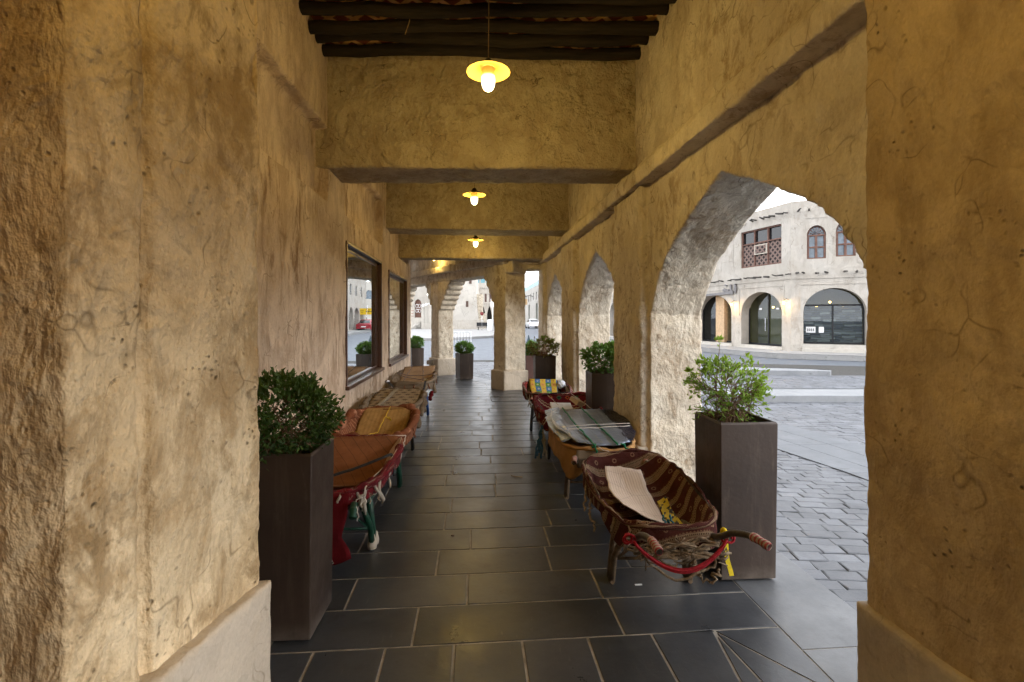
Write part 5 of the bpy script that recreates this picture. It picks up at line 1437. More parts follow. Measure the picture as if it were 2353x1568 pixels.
Bp = c2w(12.35, 21.4); WE = c2w(12.35 - .28 * 18, 21.4 + .96 * 18); FE = c2w(12.35 + .89 * 14, 21.4 - .45 * 14); FAR = Vector((11.4, 66, 0))
def fr_of(a, b):
    e = (b - a).normalized(); n = Vector((e.y, -e.x, 0))
    if n.dot(Vector((0, 0, 0)) - a) < 0: n = -n
    return Frame(a, e, n)
B1 = empty('souq_building', (Bp.x, Bp.y, 0), 0, 'two storey whitewashed souq building with arched shops and rows of projecting poles across the road', 'building')
TB = Matrix.Translation((-Bp.x, -Bp.y, 0))
def bpart(m, name, mat, parent=None, T_=TB): return m.build(name, mat, parent or B1, M=T_)
fF = fr_of(Bp, FE); fW = fr_of(Bp, WE); f3 = fr_of(WE, FAR)
H = 6.72
A3 = [dict(s0=.47, s1=2.74, z0=.45, zs=1.85, rise=1.02), dict(s0=3.6, s1=5.9, z0=.3, zs=1.85, rise=1.07), dict(s0=6.8, s1=9.1, z0=.3, zs=1.85, rise=1.07)]
W3 = [dict(s0=.60, s1=1.31, z0=4.15, zs=5.18, rise=.42, depth=.18), dict(s0=1.66, s1=2.37, z0=4.2, zs=5.25, rise=.45, depth=.18), dict(s0=4.9, s1=5.75, z0=4.2, zs=5.25, rise=.45, depth=.18)]
AW = [dict(s0=.50, s1=3.0, z0=.28, zs=1.80, rise=1.02), dict(s0=3.68, s1=6.55, z0=.28, zs=1.80, rise=1.02), dict(s0=7.25, s1=9.95, z0=.28, zs=1.80, rise=1.02), dict(s0=10.7, s1=13.4, z0=.28, zs=1.80, rise=1.02), dict(s0=14.1, s1=16.9, z0=.2, zs=1.90, rise=1.1)]
WW = [dict(s0=.52, s1=3.02, z0=4.06, zs=5.86, rise=0, depth=.2)]
WW2 = [dict(s0=8.0, s1=9.0, z0=4.2, zs=5.5, rise=0, depth=.15), dict(s0=10.4, s1=11.3, z0=4.2, zs=5.2, rise=.4, depth=.15), dict(s0=13, s1=13.9, z0=4.2, zs=5.2, rise=.4, depth=.15)]
A4 = [dict(s0=1 + 3.3 * k, s1=3.5 + 3.3 * k, z0=.2, zs=1.8, rise=1.0) for k in range(8)]
W4 = [dict(s0=1.6 + 3.3 * k, s1=2.6 + 3.3 * k, z0=4.2, zs=5.1, rise=.4, depth=.15) for k in range(8)]
m = MB()
facade(m, fF, 0, (FE - Bp).length, -.1, 3.8, A3); facade(m, fF, 0, (FE - Bp).length, 3.8, H, W3)
facade(m, fW, 0, 18, -.1, 3.8, AW, .5); facade(m, fW, 0, 18, 3.8, H, WW + WW2)
L3 = (FAR - WE).length
facade(m, f3, 0, L3, -.1, 3.8, A4); facade(m, f3, 0, L3, 3.8, H, W4)
# roof lip
for f_, L in ((fF, (FE - Bp).length), (fW, 18), (f3, L3)):
    m.face([f_.p(0, H), f_.p(L, H), f_.p(L, H, 6), f_.p(0, H, 6)])
bpart(m, 'facade_wall', EXT)
m = MB()
fbox(m, fF, .02, 14, 3.30, 3.36, -.03, 0.02); fbox(m, fW, .02, 18, 3.30, 3.36, -.03, .02)
for A_, f_ in ((A3, fF), (AW, fW)):
    for o in A_:
        a, b = o['s0'] - .14, o['s1'] + .14
        fbox(m, f_, a, b, 3.03, 3.07, -.025, .02); fbox(m, f_, a, a + .04, 1.7, 3.03, -.025, .02); fbox(m, f_, b - .04, b, 1.7, 3.03, -.025, .02)
for (a, b) in ((.50, 1.41), (1.56, 2.47)):
    fbox(m, fF, a, b, 5.92, 5.96, -.02, .02); fbox(m, fF, a, a + .04, 3.9, 5.92, -.02, .02); fbox(m, fF, b - .04, b, 3.9, 5.92, -.02, .02)
for (a, b) in ((3.55, 4.5), (4.75, 5.7), (6.0, 7.0)):
    fbox(m, fW, a, b, 5.62, 5.66, -.02, .02); fbox(m, fW, a, a + .05, 4.0, 5.62, -.02, .02); fbox(m, fW, b - .05, b, 4.0, 5.62, -.02, .02); fbox(m, fW, a, b, 4.5, 4.54, -.02, .02)
bpart(m, 'moulding', EXT)
# dark interior + shop fronts
INTB = simple('dim_interior', (.03, .027, .024), .9, var=.3, scale=1.2)  # near-black colour carries the shade of the unlit rooms
rr = random.Random(4)
def shop(f_, o, wallm, lit, mid=False, goods=False, door=False, rd=3.2):
    a, b = o['s0'], o['s1']; D = .5
    m = MB(); fbox(m, f_, a - .08, b + .25, -.05, .02, D, rd); fbox(m, f_, a - .08, b + .25, 3.2, 3.3, D, rd)
    fbox(m, f_, a - .14, a - .06, 0, 3.3, D, rd); fbox(m, f_, b + .22, b + .3, 0, 3.3, D, rd); fbox(m, f_, a - .14, b + .3, 0, 3.3, rd, rd + .1)
    r_ = bpart(m, 'shop_room', wallm)
    m = MB(); oo = dict(o); fillpane(m, f_, oo, D + .02); fr2 = MB()
    w_ = .05
    sh = bpart(m, 'shop_window', SHOPGL)
    fbox(fr2, f_, a, a + w_, o['z0'], arc_z(o, a + w_), D - .04, D + .01); fbox(fr2, f_, b - w_, b, o['z0'], arc_z(o, b - w_), D - .04, D + .01)
    c = (a + b) / 2; fbox(fr2, f_, a, b, o['z0'], o['z0'] + .07, D - .04, D + .01)
    if goods: fbox(fr2, f_, a, b, o['zs'] + .25, o['zs'] + .33, D - .04, D + .01)
    fbox(fr2, f_, c - .03, c + .03, o['z0'], o['zs'] + (.3 if goods else .9), D - .04, D + .01)
    bpart(fr2, 'frame', BLACKP, sh)
    if mid:
        m = MB(); fbox(m, f_, a + .9, a + 1.55, .1, 2.9, D - .2, D + .35); bpart(m, 'inner_pillar', simple('tan_pillar', (.55, .38, .23), .8))
    if door:
        m = MB(); fbox(m, f_, c + .12, c + .15, .95, 1.6, D - .09, D - .05); bpart(m, 'door_handle', CHROME)
        m = MB()
        for q in (-.62, .42): fbox(m, f_, c + q, c + q + .16, 1.98, 2.06, D - .02, D + .0)
        bpart(m, 'door_notice', WHITEP)
    # bulbs
    for k in range(lit):
        m = MB(); s_ = a + (b - a) * (.25 + .5 * k / max(1, lit - 1) if lit > 1 else .6); c_ = f_.p(s_, 2.1 + .2 * (k % 2), min(rd - .2, 1.0 + .4 * k))
        m.lathe([(.001, -.05), (.035, -.035), (.05, 0), (.035, .035), (.001, .05)], 10, tuple(c_)); bpart(m, 'ceiling_bulb', BULB)
    m = MB(); fbox(m, f_, a - .05, b + .05, -.1, o['z0'] + .0, -.04, .5); fbox(m, f_, a - .05, b + .05, -.1, o['z0'] * .55, -.22, -.04); bpart(m, 'step', EXTW)
shop(fF, A3[0], OLIVE, 3, goods=True, rd=1.9)
for o in A3[1:]: shop(fF, o, INTB, 0)
shop(fW, AW[0], OLIVE, 1, door=True, rd=1.25); shop(fW, AW[1], INTB, 0, mid=True)
for o in AW[2:4]: shop(fW, o, INTB, 0)
TANI = simple('sandy_interior', (.52, .38, .25), .85, var=.2, scale=1)
shop(fW, AW[4], TANI, 0)
for o in A4: 
    m = MB(); fillpane(m, f3, o, .46); bpart(m, 'shop_window', DARKGL)
# shelves with folded cloth in the goods window
def cloth_shelf(f_, a, b, z0, z1, d, label, seed):
    rr = random.Random(seed); c0 = f_.p((a + b) / 2, 0, d); m = MB(); z = z0
    while z < z1:
        h = rr.uniform(.07, .12); s_ = a
        while s_ < b:
            w_ = rr.uniform(.28, .5); e_ = min(b, s_ + w_)
            nseg = 6; tint = rr.choice([.1, .25, .4, .55, .7, .95, 1.0])
            pr = [(s_ + (e_ - s_) * k / nseg) for k in range(nseg + 1)]; ph = rr.random() * 6
            for p_, q_ in zip(pr, pr[1:]):
                zz = [z + .012 * math.sin(ph + p_ * 9), z + .012 * math.sin(ph + q_ * 9)]
                m.face([f_.p(p_, zz[0], d), f_.p(q_, zz[1], d), f_.p(q_, zz[1] + h * .8, d - .03), f_.p(p_, zz[0] + h * .8, d - .03)], tint=tint)
                m.face([f_.p(p_, zz[0] + h * .8, d - .03), f_.p(q_, zz[1] + h * .8, d - .03), f_.p(q_, zz[1] + h * .9, d + .1), f_.p(p_, zz[0] + h * .9, d + .1)], tint=tint)
            s_ = e_ + .01
        z += h
    t = NT('folded_cloth_%d' % seed); ti = t.n('ShaderNodeAttribute', attribute_name='tint').outputs['Fac']
    t.base(t.mix(t.ramp(ti, [(0, 0), (.8, .5), (1, 1)]), (.03, .04, .052), (.40, .41, .41)))
    m.build('cloth_shelf', t.m, M=Matrix.Translation(-c0), loc=c0, label=label, cat='shelf')
cloth_shelf(fF, .47, 2.74, .45, 2.15, .95, 'wall of folded grey and white cloth behind the widest shop window', 1)
cloth_shelf(fW, .50, 1.35, .30, 1.3, .85, 'low stack of folded grey cloth inside the middle shop, left of its door', 2)
def notice(f_, a, z, w_, h_, label, img=False):
    c0 = f_.p(a, z, .44); m = MB(); fbox(m, f_, a - w_ / 2, a + w_ / 2, z - h_ / 2, z + h_ / 2, .44, .45)
    m.build('notice', WHITEP, M=Matrix.Translation(-c0), loc=c0, label=label, cat='notice')
    if img:
        m = MB()
        for k in range(4): fbox(m, f_, a - w_ * .34 + k * w_ * .2, a - w_ * .24 + k * w_ * .2, z - h_ * .25, z + h_ * .12, .434, .439); fbox(m, f_, a - w_ * .32 + k * w_ * .2, a - w_ * .27 + k * w_ * .2, z + h_ * .12, z + h_ * .25, .434, .439)
        o = m.build('printed_picture', BLACKP, M=Matrix.Translation(-c0)); o.parent = [q for q in COL.objects if q.get('label') == label][0]
notice(fF, .78, 1.06, .36, .26, 'white framed notice with small dark figures stuck low in the wide shop window', True)
notice(fF, 1.18, 1.06, .19, .26, 'plain cream paper notice in the wide shop window, beside the framed one')
m = MB(); c0 = fW.p(.95, .95, 1.2); m.lathe([(.26, -.25), (.24, .0), (.2, .22), (.05, .27), (.001, .27)], 12); m.build('blue_bag', simple('blue_cloth', (.02, .06, .35), .8), loc=c0, label='bright blue bundle on a counter inside the middle shop', cat='bundle')
m = MB(); fbox(m, fW, .6, 1.3, .25, .78, .95, 1.4); cc = fW.p(.95, .25, 1.15); m.build('counter', WOOD, M=Matrix.Translation(-cc), loc=cc, label='brown counter inside the middle shop below the blue bundle', cat='counter')
# windows above
def lattice_window():
    o = WW[0]; f_ = fW; a, b, z0, z1 = o['s0'], o['s1'], o['z0'], o['zs']
    m = MB(); w_ = .06; zm = 5.18
    for q in (a, (a + b) / 2 - (b - a) / 6 - .02, (a + b) / 2 + (b - a) / 6 - .02, b - w_): fbox(m, f_, q, q + w_, z0, z1, .06, .14)
    for z in (z0, zm, z1 - w_): fbox(m, f_, a + .002, b - .002, z, z + w_, .055, .135)
    wd = bpart(m, 'lattice_window', WOODR)
    m = MB(); m.face([f_.p(a, z0, .11), f_.p(b, z0, .11), f_.p(b, zm, .11), f_.p(a, zm, .11)], uv=[(0, 0), (b - a, 0), (b - a, zm - z0), (0, zm - z0)]); bpart(m, 'lattice', LATT, wd)
    m = MB(); fbox(m, f_, a, b, zm, z1, .16, .19); bpart(m, 'pane', DARKGL, wd)
    c_ = (a + b) / 2 + .02
    m = MB(); fbox(m, f_, c_ - .40, c_ + .38, zm - .55, zm - .08, .03, .10); ac = bpart(m, 'cooler_hatch', simple('beige_hatch', (.45, .40, .33), .7), wd)
    m = MB(); m.face([f_.p(c_ - .33, zm - .50, .025), f_.p(c_ + .31, zm - .50, .025), f_.p(c_ + .31, zm - .13, .025), f_.p(c_ - .33, zm - .13, .025)], uv=[(0, 0), (.6, 0), (.6, .37), (0, .37)]); bpart(m, 'hatch_lattice', LATT, wd)
lattice_window()
PANEB = simple('bluish_window_glass', (.10, .135, .17), .12, var=.4, scale=4, spec=.8)
def arched_window(f_, o):
    a, b, z0, zs = o['s0'], o['s1'], o['z0'], o['zs']; m = MB(); fillpane(m, f_, o, .15)
    w_ = .06; c = (a + b) / 2; fr_ = MB()
    for q in (a, c - .05, b - w_ - .02): fbox(fr_, f_, q, q + w_ + .03, z0, zs, .08, .14)
    for z in (z0, (z0 + zs) / 2 - .03, zs - .03): fbox(fr_, f_, a + .002, b - .002, z, z + w_, .075, .135)
    hw = (b - a) / 2; P = []
    for k in range(17):
        an = PI * k / 16; P.append(f_.p(c + math.cos(an) * (hw - .03), zs + math.sin(an) * (o['rise'] - .03), .10))
    fr_.tube(P, .03, 5)
    for k in range(1, 8):
        an = PI * k / 8; fr_.tube([f_.p(c + math.cos(an) * .08, zs + math.sin(an) * .08, .11), f_.p(c + math.cos(an) * (hw - .03), zs + math.sin(an) * (o['rise'] - .03), .11)], .012, 4)
    wd = bpart(fr_, 'arched_window', WOODR); bpart(m, 'pane', PANEB, wd)
for o in W3: arched_window(fF, o)
for o in WW2[1:]: arched_window(fW, o)
m = MB(); fillpane(m, fW, WW2[0], .14); bpart(m, 'window', PANEB)
for o in W4: m = MB(); fillpane(m, f3, o, .12); bpart(m, 'window', PANEB)
# projecting poles
rr = random.Random(8)
def poles(f_, a, b, z, n):
    for k in range(n):
        s_ = a + (b - a) * (k + rr.uniform(-.3, .3)) / n; m = MB(); L = rr.uniform(.22, .42); r_ = rr.uniform(.028, .045)
        p0 = f_.p(s_, z + rr.uniform(-.03, .03), .05); p1 = f_.p(s_ + rr.uniform(-.16, .16), z + rr.uniform(-.06, .04), -L)
        m.tube([p0, p0.lerp(p1, .5) + Vector((0, 0, rr.uniform(-.01, .01))), p1], [r_, r_ * 1.05, r_ * .9], 6)
        bpart(m, 'projecting_pole', POLE)
poles(fW, .1, 14, 3.52, 34); poles(fF, .15, 7, 3.55, 16); poles(fW, .1, 9, 6.28, 24); poles(fF, .1, 7, 6.28, 13)
# wall lamps with warm pools
def wall_lamp(f_, s_, z, label):
    c0 = f_.p(s_, z, -.28); e = empty('wall_lamp', c0, 0, label, 'lamp', 'lit enamel lamps on the souq building wall')
    m = MB(); m.lathe([(.02, .06), (.05, .045), (.17, .0), (.18, -.012)], 18); m.build('lamp_shade', simple('ivory_enamel', (.6, .5, .3), .4), e)
    m = MB(); m.lathe([(.04, .0), (.048, -.06), (.03, -.11), (.001, -.12)], 12); m.build('glass_jar', BULB, e)
    m = MB(); q = f_.p(s_, z + .10, 0) - c0; m.tube([q, q * .5 + Vector((0, 0, .09)), Vector((0, 0, .06))], .012, 6); m.build('bracket', BLACKP, e)
    l = bpy.data.lights.new('lamp_glow', 'POINT'); l.energy = 22; l.color = (1, .62, .22); l.shadow_soft_size = .05
    lo = bpy.data.objects.new('lamp_glow', l); COL.objects.link(lo); lo.parent = e; lo.location = (0, 0, -.17)
wall_lamp(fW, .12, 2.30, 'lit lamp on the wall between the middle and the widest shop window')
wall_lamp(fW, 3.34, 2.32, 'lit lamp on the wall under the metal lettering, left of the middle shop')
# metal arabic lettering (hamza-less: alif, lam, mim, ha with kashida)
SG = empty('shop_lettering', fW.p(4.5, 3.1), 0, 'grey metal arabic shop lettering fixed above the arch left of the middle shop', 'sign')
LET = simple('grey_metal_letter', (.20, .19, .19), .5, .3)
def glyph(name, polys):
    m = MB(); c0 = fW.p(4.5, 3.1)
    for P in polys:
        pts = [fW.p(3.15 + (1 - x) * 3.2, 2.72 + y * .62, -.10) for x, y in P]
        m.extrude(pts, fW.n * -.07)
    m.build(name, LET, SG, M=Matrix.Translation(-c0))
# x: 0 at the left end of the word, 1 at its right end, y up
glyph('letter_alif', [[(.955, .95), (.925, .98), (.918, .6), (.93, .22), (.945, .15), (.962, .3), (.968, .7)]])
glyph('letter_lam', [[(.83, .95), (.86, .90), (.865, .45), (.895, .40), (.895, .13), (.70, .12), (.70, .38), (.83, .42)]])
glyph('letter_ha', [[(.66, .58), (.665, .40), (.72, .42), (.80, .40), (.80, .56), (.75, .54), (.70, .66)], [(.70, .12), (.70, .34), (.40, .30), (.12, .25), (.11, .10), (.40, .10)]])
glyph('letter_dot', [[(.70, .92), (.715, .99), (.755, .90), (.74, .83)]])
glyph('letter_tail', [[(.12, .25), (.085, .40), (.07, .33), (.09, .15), (.07, -.02), (.03, -.10), (.035, -.17), (.08, -.12), (.12, .08)]])
# pavement in front
kerbed('far_pavement', [(q.x, q.y) for q in (fF.p(15, 0, -2.0), fF.p(15, 0, 1), fF.p(0, 0, 1), fW.p(18, 0, 1), f3.p(L3 + 12, 0, 1), f3.p(L3 + 12, 0, -2.0), fW.p(18, 0, -2.2), fW.p(1.5, 0, -2.1), fF.p(-.6, 0, -2.0))][::-1], .13, WALK)

# ------------------------------------------------------------------ far end of the street
def building_box(loc, name, label, cat='building'): return empty(name, loc, 0, label, cat)
# long building with blue crenellated screen (right side of the far street)
fb = building_box((11.4, 80, 0), 'long_building', 'long pale building with a blue crenellated roof screen far up the street')
T2 = Matrix.Translation((-11.4, -80, 0))
fS = Frame((11.4, 80, 0), (0, 1, 0), (-1, 0, 0)); fN = Frame((11.4, 80, 0), (1, 0, 0), (0, -1, 0))
m = MB(); wins = [dict(s0=3 + 4.2 * k, s1=4.2 + 4.2 * k, z0=4.9, zs=6.3, rise=0, depth=.2) for k in range(16)]
gr = [dict(s0=6 + 12 * k, s1=8.4 + 12 * k, z0=0, zs=4.2, rise=0, depth=.3) for k in range(5)]
facade(m, fS, 0, 75, 0, 4.6, gr); facade(m, fS, 0, 75, 4.6, 7.4, wins)
wn_ = [dict(s0=2 + 3.2 * k, s1=3.2 + 3.2 * k, z0=4.6, zs=5.6, rise=.5, depth=.2, pointed=1) for k in range(3)]
facade(m, fN, 0, 14, 0, 4.2, [dict(s0=2 + 4 * k, s1=4.4 + 4 * k, z0=0, zs=2.0, rise=.9, depth=.4) for k in range(3)]); facade(m, fN, 0, 14, 4.2, 7.4, wn_)
m.face([(11.4, 80, 7.4), (25.4, 80, 7.4), (25.4, 155, 7.4), (11.4, 155, 7.4)])
m.build('facade_wall', EXTW, fb, M=T2)
for o in wins: m = MB(); fillpane(m, fS, o, .18); m.build('window', PANEB, fb, M=T2)
for o in wn_: m = MB(); fillpane(m, fN, o, .18); m.build('window', PANEB, fb, M=T2)
for i, o in enumerate(gr): m = MB(); fillpane(m, fS, o, .28); m.build('gate', simple('green_gate', (.02, .09, .05), .6), fb, M=T2)
m = MB()
BLUEG = simple('blue_glass_screen', (.16, .34, .40), .3, var=.2, scale=.5)
for k in range(50): fbox(m, fS, 1.5 * k, 1.5 * k + 1.0, 7.4, 8.3, .1, .3)
for k in range(9): fbox(m, fN, 1.5 * k, 1.5 * k + 1.0, 7.4, 8.3, .1, .3)
m.build('roof_screen', BLUEG, fb, M=T2)
m = MB(); m.tube([(11.4, 92, 5.6), (10.7, 92, 5.8), (10.0, 92, 5.7)], .05, 6); m.box((9.6, 91.85, 5.6), (10.1, 92.15, 5.74)); m.build('street_lamp', BLACKP, label='street lamp arm bracketed high on the long pale building', cat='lamp')
m = MB(); m.box((9.55, 97.9, 4.2), (10.9, 98.1, 5.4)); m.build('hanging_sign', simple('cream_sign', (.65, .45, .25), .6), label='small orange and cream hanging sign far up the street', cat='sign')
# end of the street
m = MB(); m.box((-20, 175, 0), (40, 185, 7)); m.build('end_building', EXTW, label='low pale building closing the far end of the street', cat='building')
# stepped house with arched door, beyond the left opening
def front(px0, px1, z, name, label):
    a = at(px0, z); b = at(px1, z); e = (b - a).normalized(); return Frame(a, e, Vector((e.y, -e.x, 0))), (b - a).length
fh, Lh = front(860, 1030, 71, '', '')
house = empty('stepped_house', fh.O, 0, 'pale house with arched red door above steps, through the left opening', 'building'); TH = Matrix.Translation(-fh.O)
sc = 71 / F
def S(px): return (px - 860) * sc
door = dict(s0=S(953), s1=S(968), z0=1.6, zs=3.65, rise=.62, depth=.35)
m = MB(); facade(m, fh, 0, Lh, 0, 9, [door]); m.build('facade_wall', EXTW, house, M=TH)
m = MB(); fillpane(m, fh, door, .3); dr = m.build('door', WOODR, house, M=TH)
m = MB()
for (a, b) in ((.22, 2.6), (.62, 2.6), (.22, 3.3), (.62, 3.3)): 
    w_ = (door['s1'] - door['s0']); c_ = fh.p(door['s0'] + w_ * (a + .05), b, .27); m.tube([c_ + fh.e * .2 * math.cos(q) + Vector((0, 0, .26 * math.sin(q))) for q in [PI * .25 * k for k in range(8)]], .05, 4, closed=True)
m.build('door_light', WHITEP, dr, M=TH)
m = MB(); fbox(m, fh, 0, S(1000), 0, 1.55, -5, 0); 
for k in range(8): fbox(m, fh, S(958) + k * .33, S(1000), .0, .19 * (k + 1), -6.6 , -5.02)
m.build('steps', EXTW, house, M=TH)
for k, px in enumerate((972.5, 980.5, 988.5)):
    c_ = at(px, 64 - .15 * k); e = empty('newel_post', c_, 0, ['left', 'middle', 'right'][k] + 'most white newel post with a ball on top, beside the far steps', 'post', 'newel posts of the far steps')
    hh = 2.85 + .14 * k; mm = MB(); mm.box((-.22, -.22, 0), (.22, .22, hh)); mm.box((-.27, -.27, hh), (.27, .27, hh + .1)); mm.build('shaft', EXTW, e)
    mm = MB(); mm.lathe([(.001, hh + .08), (.16, hh + .16), (.22, hh + .3), (.16, hh + .46), (.001, hh + .52)], 12); mm.build('ball', WHITEP, e)
for (pa, pb, lab) in ((930, 966, 'dark red railing of the far terrace, left of the newel posts'), (992, 1006, 'short dark red railing of the far terrace, right of the newel posts')):
    m = MB()
    for z in (1.75, 2.1, 2.5): fbox(m, fh, S(pa), S(pb), z, z + .07, -5.0, -4.93)
    m.build('railing', simple('red_railing', (.28, .09, .07), .7), label=lab, cat='railing')
m = MB(); fbox(m, fh, S(1003), S(1006.5), 4.0, 4.9, -1.0, -.6); m.build('loudspeaker', BLACKP, label='black loudspeaker on the wall of the far stepped house', cat='loudspeaker')
for px in (990, 1000):
    m = MB(); c_ = fh.p(S(px), 4.9, -2); m.tube([c_ + Vector((0, 0, 2.5)), c_], .03, 4); m.lathe([(.001, -.22), (.16, -.12), (.2, 0), (.1, .12), (.001, .14)], 10, tuple(c_)); m.build('porch_lamp', simple('lit_globe', (1, 1, 1), .5, emit=(1, .95, .85), est=2.5), label='lit white globe hanging in the porch of the stepped house, ' + ('nearer the door' if px == 990 else 'nearer the loudspeaker'), cat='lamp')
# minaret tower
ft_, _ = front(1003, 1099, 66, '', ''); tw_ = empty('tower', ft_.p(2.9, 0), 0, 'broad tapering white tower with slit windows beyond the middle opening', 'tower')
c0 = ft_.p(2.75, 0); TT = Matrix.Translation(-c0); e_, n_ = ft_.e, ft_.n
tw_.location = c0
m = MB()
def sq(h, z): return [c0 + e_ * (-h) + n_ * 0 + Vector((0, 0, z)), c0 + e_ * h + Vector((0, 0, z)), c0 + e_ * h - n_ * 2 * h + Vector((0, 0, z)), c0 - e_ * h - n_ * 2 * h + Vector((0, 0, z))]
hs_ = [(3.05, 0), (2.95, 1.8), (2.82, 2.7), (2.45, 9), (1.9, 20), (1.9, 24)]
for (h0, z0), (h1, z1) in zip(hs_, hs_[1:]):
    A_, B_ = sq(h0, z0), sq(h1, z1)
    for i in range(4): j = (i + 1) % 4; m.face([A_[i], A_[j], B_[j], B_[i]])
m.build('shaft', EXTW, tw_, M=TT)
for (px, z0, z1) in ((1073.5, 3.05, 3.85), (1081, 6.2, 7.2)):
    s_ = (px - 1003) * 66 / F; m = MB(); fbox(m, ft_, s_ - .17, s_ + .17, z0, z1, -.06, .6); m.build('slit_window', WOOD, tw_, M=TT)
fl_, Ll = front(1000, 1112, 62, '', ''); m = MB(); fbox(m, fl_, 0, Ll, 0, 1.28, 0, .5); m.build('low_wall', EXT, M=Matrix.Translation(-fl_.O), loc=fl_.O, label='low sandy wall in front of the white tower', cat='wall')
# rubble buttress right of the tower
m = MB(); fbox(m, ft_, 5.3, 6.2, 0, 4.8, .6, 3); fbox(m, ft_, 5.3, 6.6, 0, 2.2, .3, 3)
stn = NT('rubble_stone'); stn.base(stn.mix(stn.ramp(stn.voro(stn.pos(), 3.0, 'DISTANCE_TO_EDGE'), [(0, 0), (.08, 1)]), (.2, .17, .13), (.55, .48, .38))); m.build('rubble_buttress', stn.m, label='rough rubble stone buttress beside the white tower', cat='wall')
# arcaded building behind tower
fg, Lg = front(1080, 1200, 84, '', ''); gal = empty('gallery_building', fg.O, 0, 'three storey building with brown windows and pointed arches right of the white tower', 'building'); TG = Matrix.Translation(-fg.O)
def SG_(px): return (px - 1080) * 84 / F
m = MB(); gops = [dict(s0=SG_(1090 + 14.5 * k), s1=SG_(1101 + 14.5 * k), z0=0, zs=2.0, rise=1.6, depth=.8, pointed=1) for k in range(6)]
mw = [dict(s0=SG_(1092 + 10.8 * k), s1=SG_(1096.6 + 10.8 * k), z0=4.3, zs=5.75, rise=0, depth=.15) for k in range(9)]
tw2 = [dict(s0=SG_(1092 + 12.5 * k), s1=SG_(1101.5 + 12.5 * k), z0=7.6, zs=9.6, rise=0, depth=.15) for k in range(8)]
facade(m, fg, 0, Lg, 0, 3.9, gops); facade(m, fg, 0, Lg, 3.9, 6.9, mw); facade(m, fg, 0, Lg, 6.9, 10.2, tw2); m.build('facade_wall', EXT, gal, M=TG)
for o in gops: m = MB(); fillpane(m, fg, o, .7); m.build('arch_shade', INTB, gal, M=TG)  # flat dark sheets stand in for the shade inside the arches
for o in mw: m = MB(); fillpane(m, fg, o, .12); m.build('window', simple('brown_window', (.12, .07, .06), .6), gal, M=TG)
for o in tw2: m = MB(); fillpane(m, fg, o, .12); m.build('top_window', BLUEG, gal, M=TG)
m = MB()
for z in (3.95, 6.7):
    for k in range(28): c_ = fg.p(.2 + .33 * k, z, 0); m.tube([c_, c_ + fg.n * .35], .05, 5)
m.build('pole_row', POLE, gal, M=TG)
# plaza
kerbed('plaza', pw([c2w(-40, 33), c2w(-7.9, 34.3), c2w(-4.5, 36.2), c2w(-1.8, 40), c2w(-.8, 44), c2w(-.6, 60), c2w(-1, 90), c2w(-40, 90)]), .10, WALK)
# crowd barrier
cb = empty('crowd_barrier', at(1061, 20), 0, 'white steel crowd barrier behind the clipped bush of the middle opening', 'barrier')
m = MB(); e_ = at(1100, 20) - at(1000, 20); e_.normalize()
for z in (.2, 1.0): m.tube([e_ * -1.0 + Vector((0, 0, z)), e_ * .38 + Vector((0, 0, z))], .02, 6)
for k in range(12): q = e_ * (-1.0 + 1.38 * k / 11); m.tube([q + Vector((0, 0, .2)), q + Vector((0, 0, 1.0))], .011, 5)
for q in (-1.0, .38): m.tube([e_ * q + Vector((0, 0, 0)), e_ * q + Vector((0, 0, 1.02))], .02, 6)
m.build('bars', simple('pale_steel', (.6, .62, .64), .4), cb)
m = MB()
for q in (-.8, .2): v_ = Vector((-e_.y, e_.x, 0)); m.tube([e_ * q - v_ * .3, e_ * q + v_ * .3], .018, 5)
m.build('feet', simple('pale_steel_foot', (.5, .5, .52), .4), cb)
# signs on poles, bin, bench at the corner
c_ = at(1107.5, 57); e = empty('no_entry_sign', c_, 0, 'small round dark red traffic sign beside the far arcade', 'sign'); m = MB(); m.tube([(0, 0, 0), (0, 0, 2.1)], .03, 6); m.build('pole', CHROME, e)
m = MB(); fq = -Vector((SA, CA, 0)); m.lathe([(.001, .04), (.22, .04), (.22, -.02), (.001, -.02)], 18, (0, 0, 0)); Mx = fq.to_track_quat('Z', 'Y').to_matrix().to_4x4(); m.build('disc', simple('dark_red_sign', (.20, .04, .04), .5), e, M=Matrix.Translation((0, 0, 2.05)) @ Mx)
for px, hh, lab in ((1132, 3.6, 'white post with a blank sign panel, right of the round sign'), (1137.5, 3.8, 'slim white post nearest the big pier')):
    c_ = at(px, 52); e = empty('sign_post', c_, 0, lab, 'post'); m = MB(); m.tube([(0, 0, 0), (0, 0, hh)], .06, 6); m.build('pole', WHITEP, e); m = MB(); m.box((-.22, -.02, hh - .9), (.22, .02, hh)); m.build('panel', WHITEP, e)
c_ = at(1127, 55); e = empty('litter_bin', c_, 0, 'white litter bin beside the bench near the tower', 'bin'); m = MB(); m.lathe([(.30, 0), (.34, .1), (.36, 1.2)], 12); m.build('bin_body', WHITEP, e); m = MB(); m.lathe([(.36, 1.2), (.38, 1.25), (.36, 1.35), (.001, 1.4)], 12); m.build('lid', WHITEP, e)
c_ = at(1118, 58.5); e = empty('bench', c_, 0, 'dark slatted bench beside the low sandy wall', 'bench'); m = MB(); m.box((-1.2, -.2, .42), (1.2, .2, .5)); m.build('seat', BLACKP, e); m = MB(); m.box((-1.2, .16, .55), (1.2, .22, 1.0)); m.build('backrest', BLACKP, e)
for s_ in (-1, 1): m = MB(); m.box((s_ * 1.0 - .05, -.2, 0), (s_ * 1.0 + .05, .2, .42)); m.build('leg', BLACKP, e)

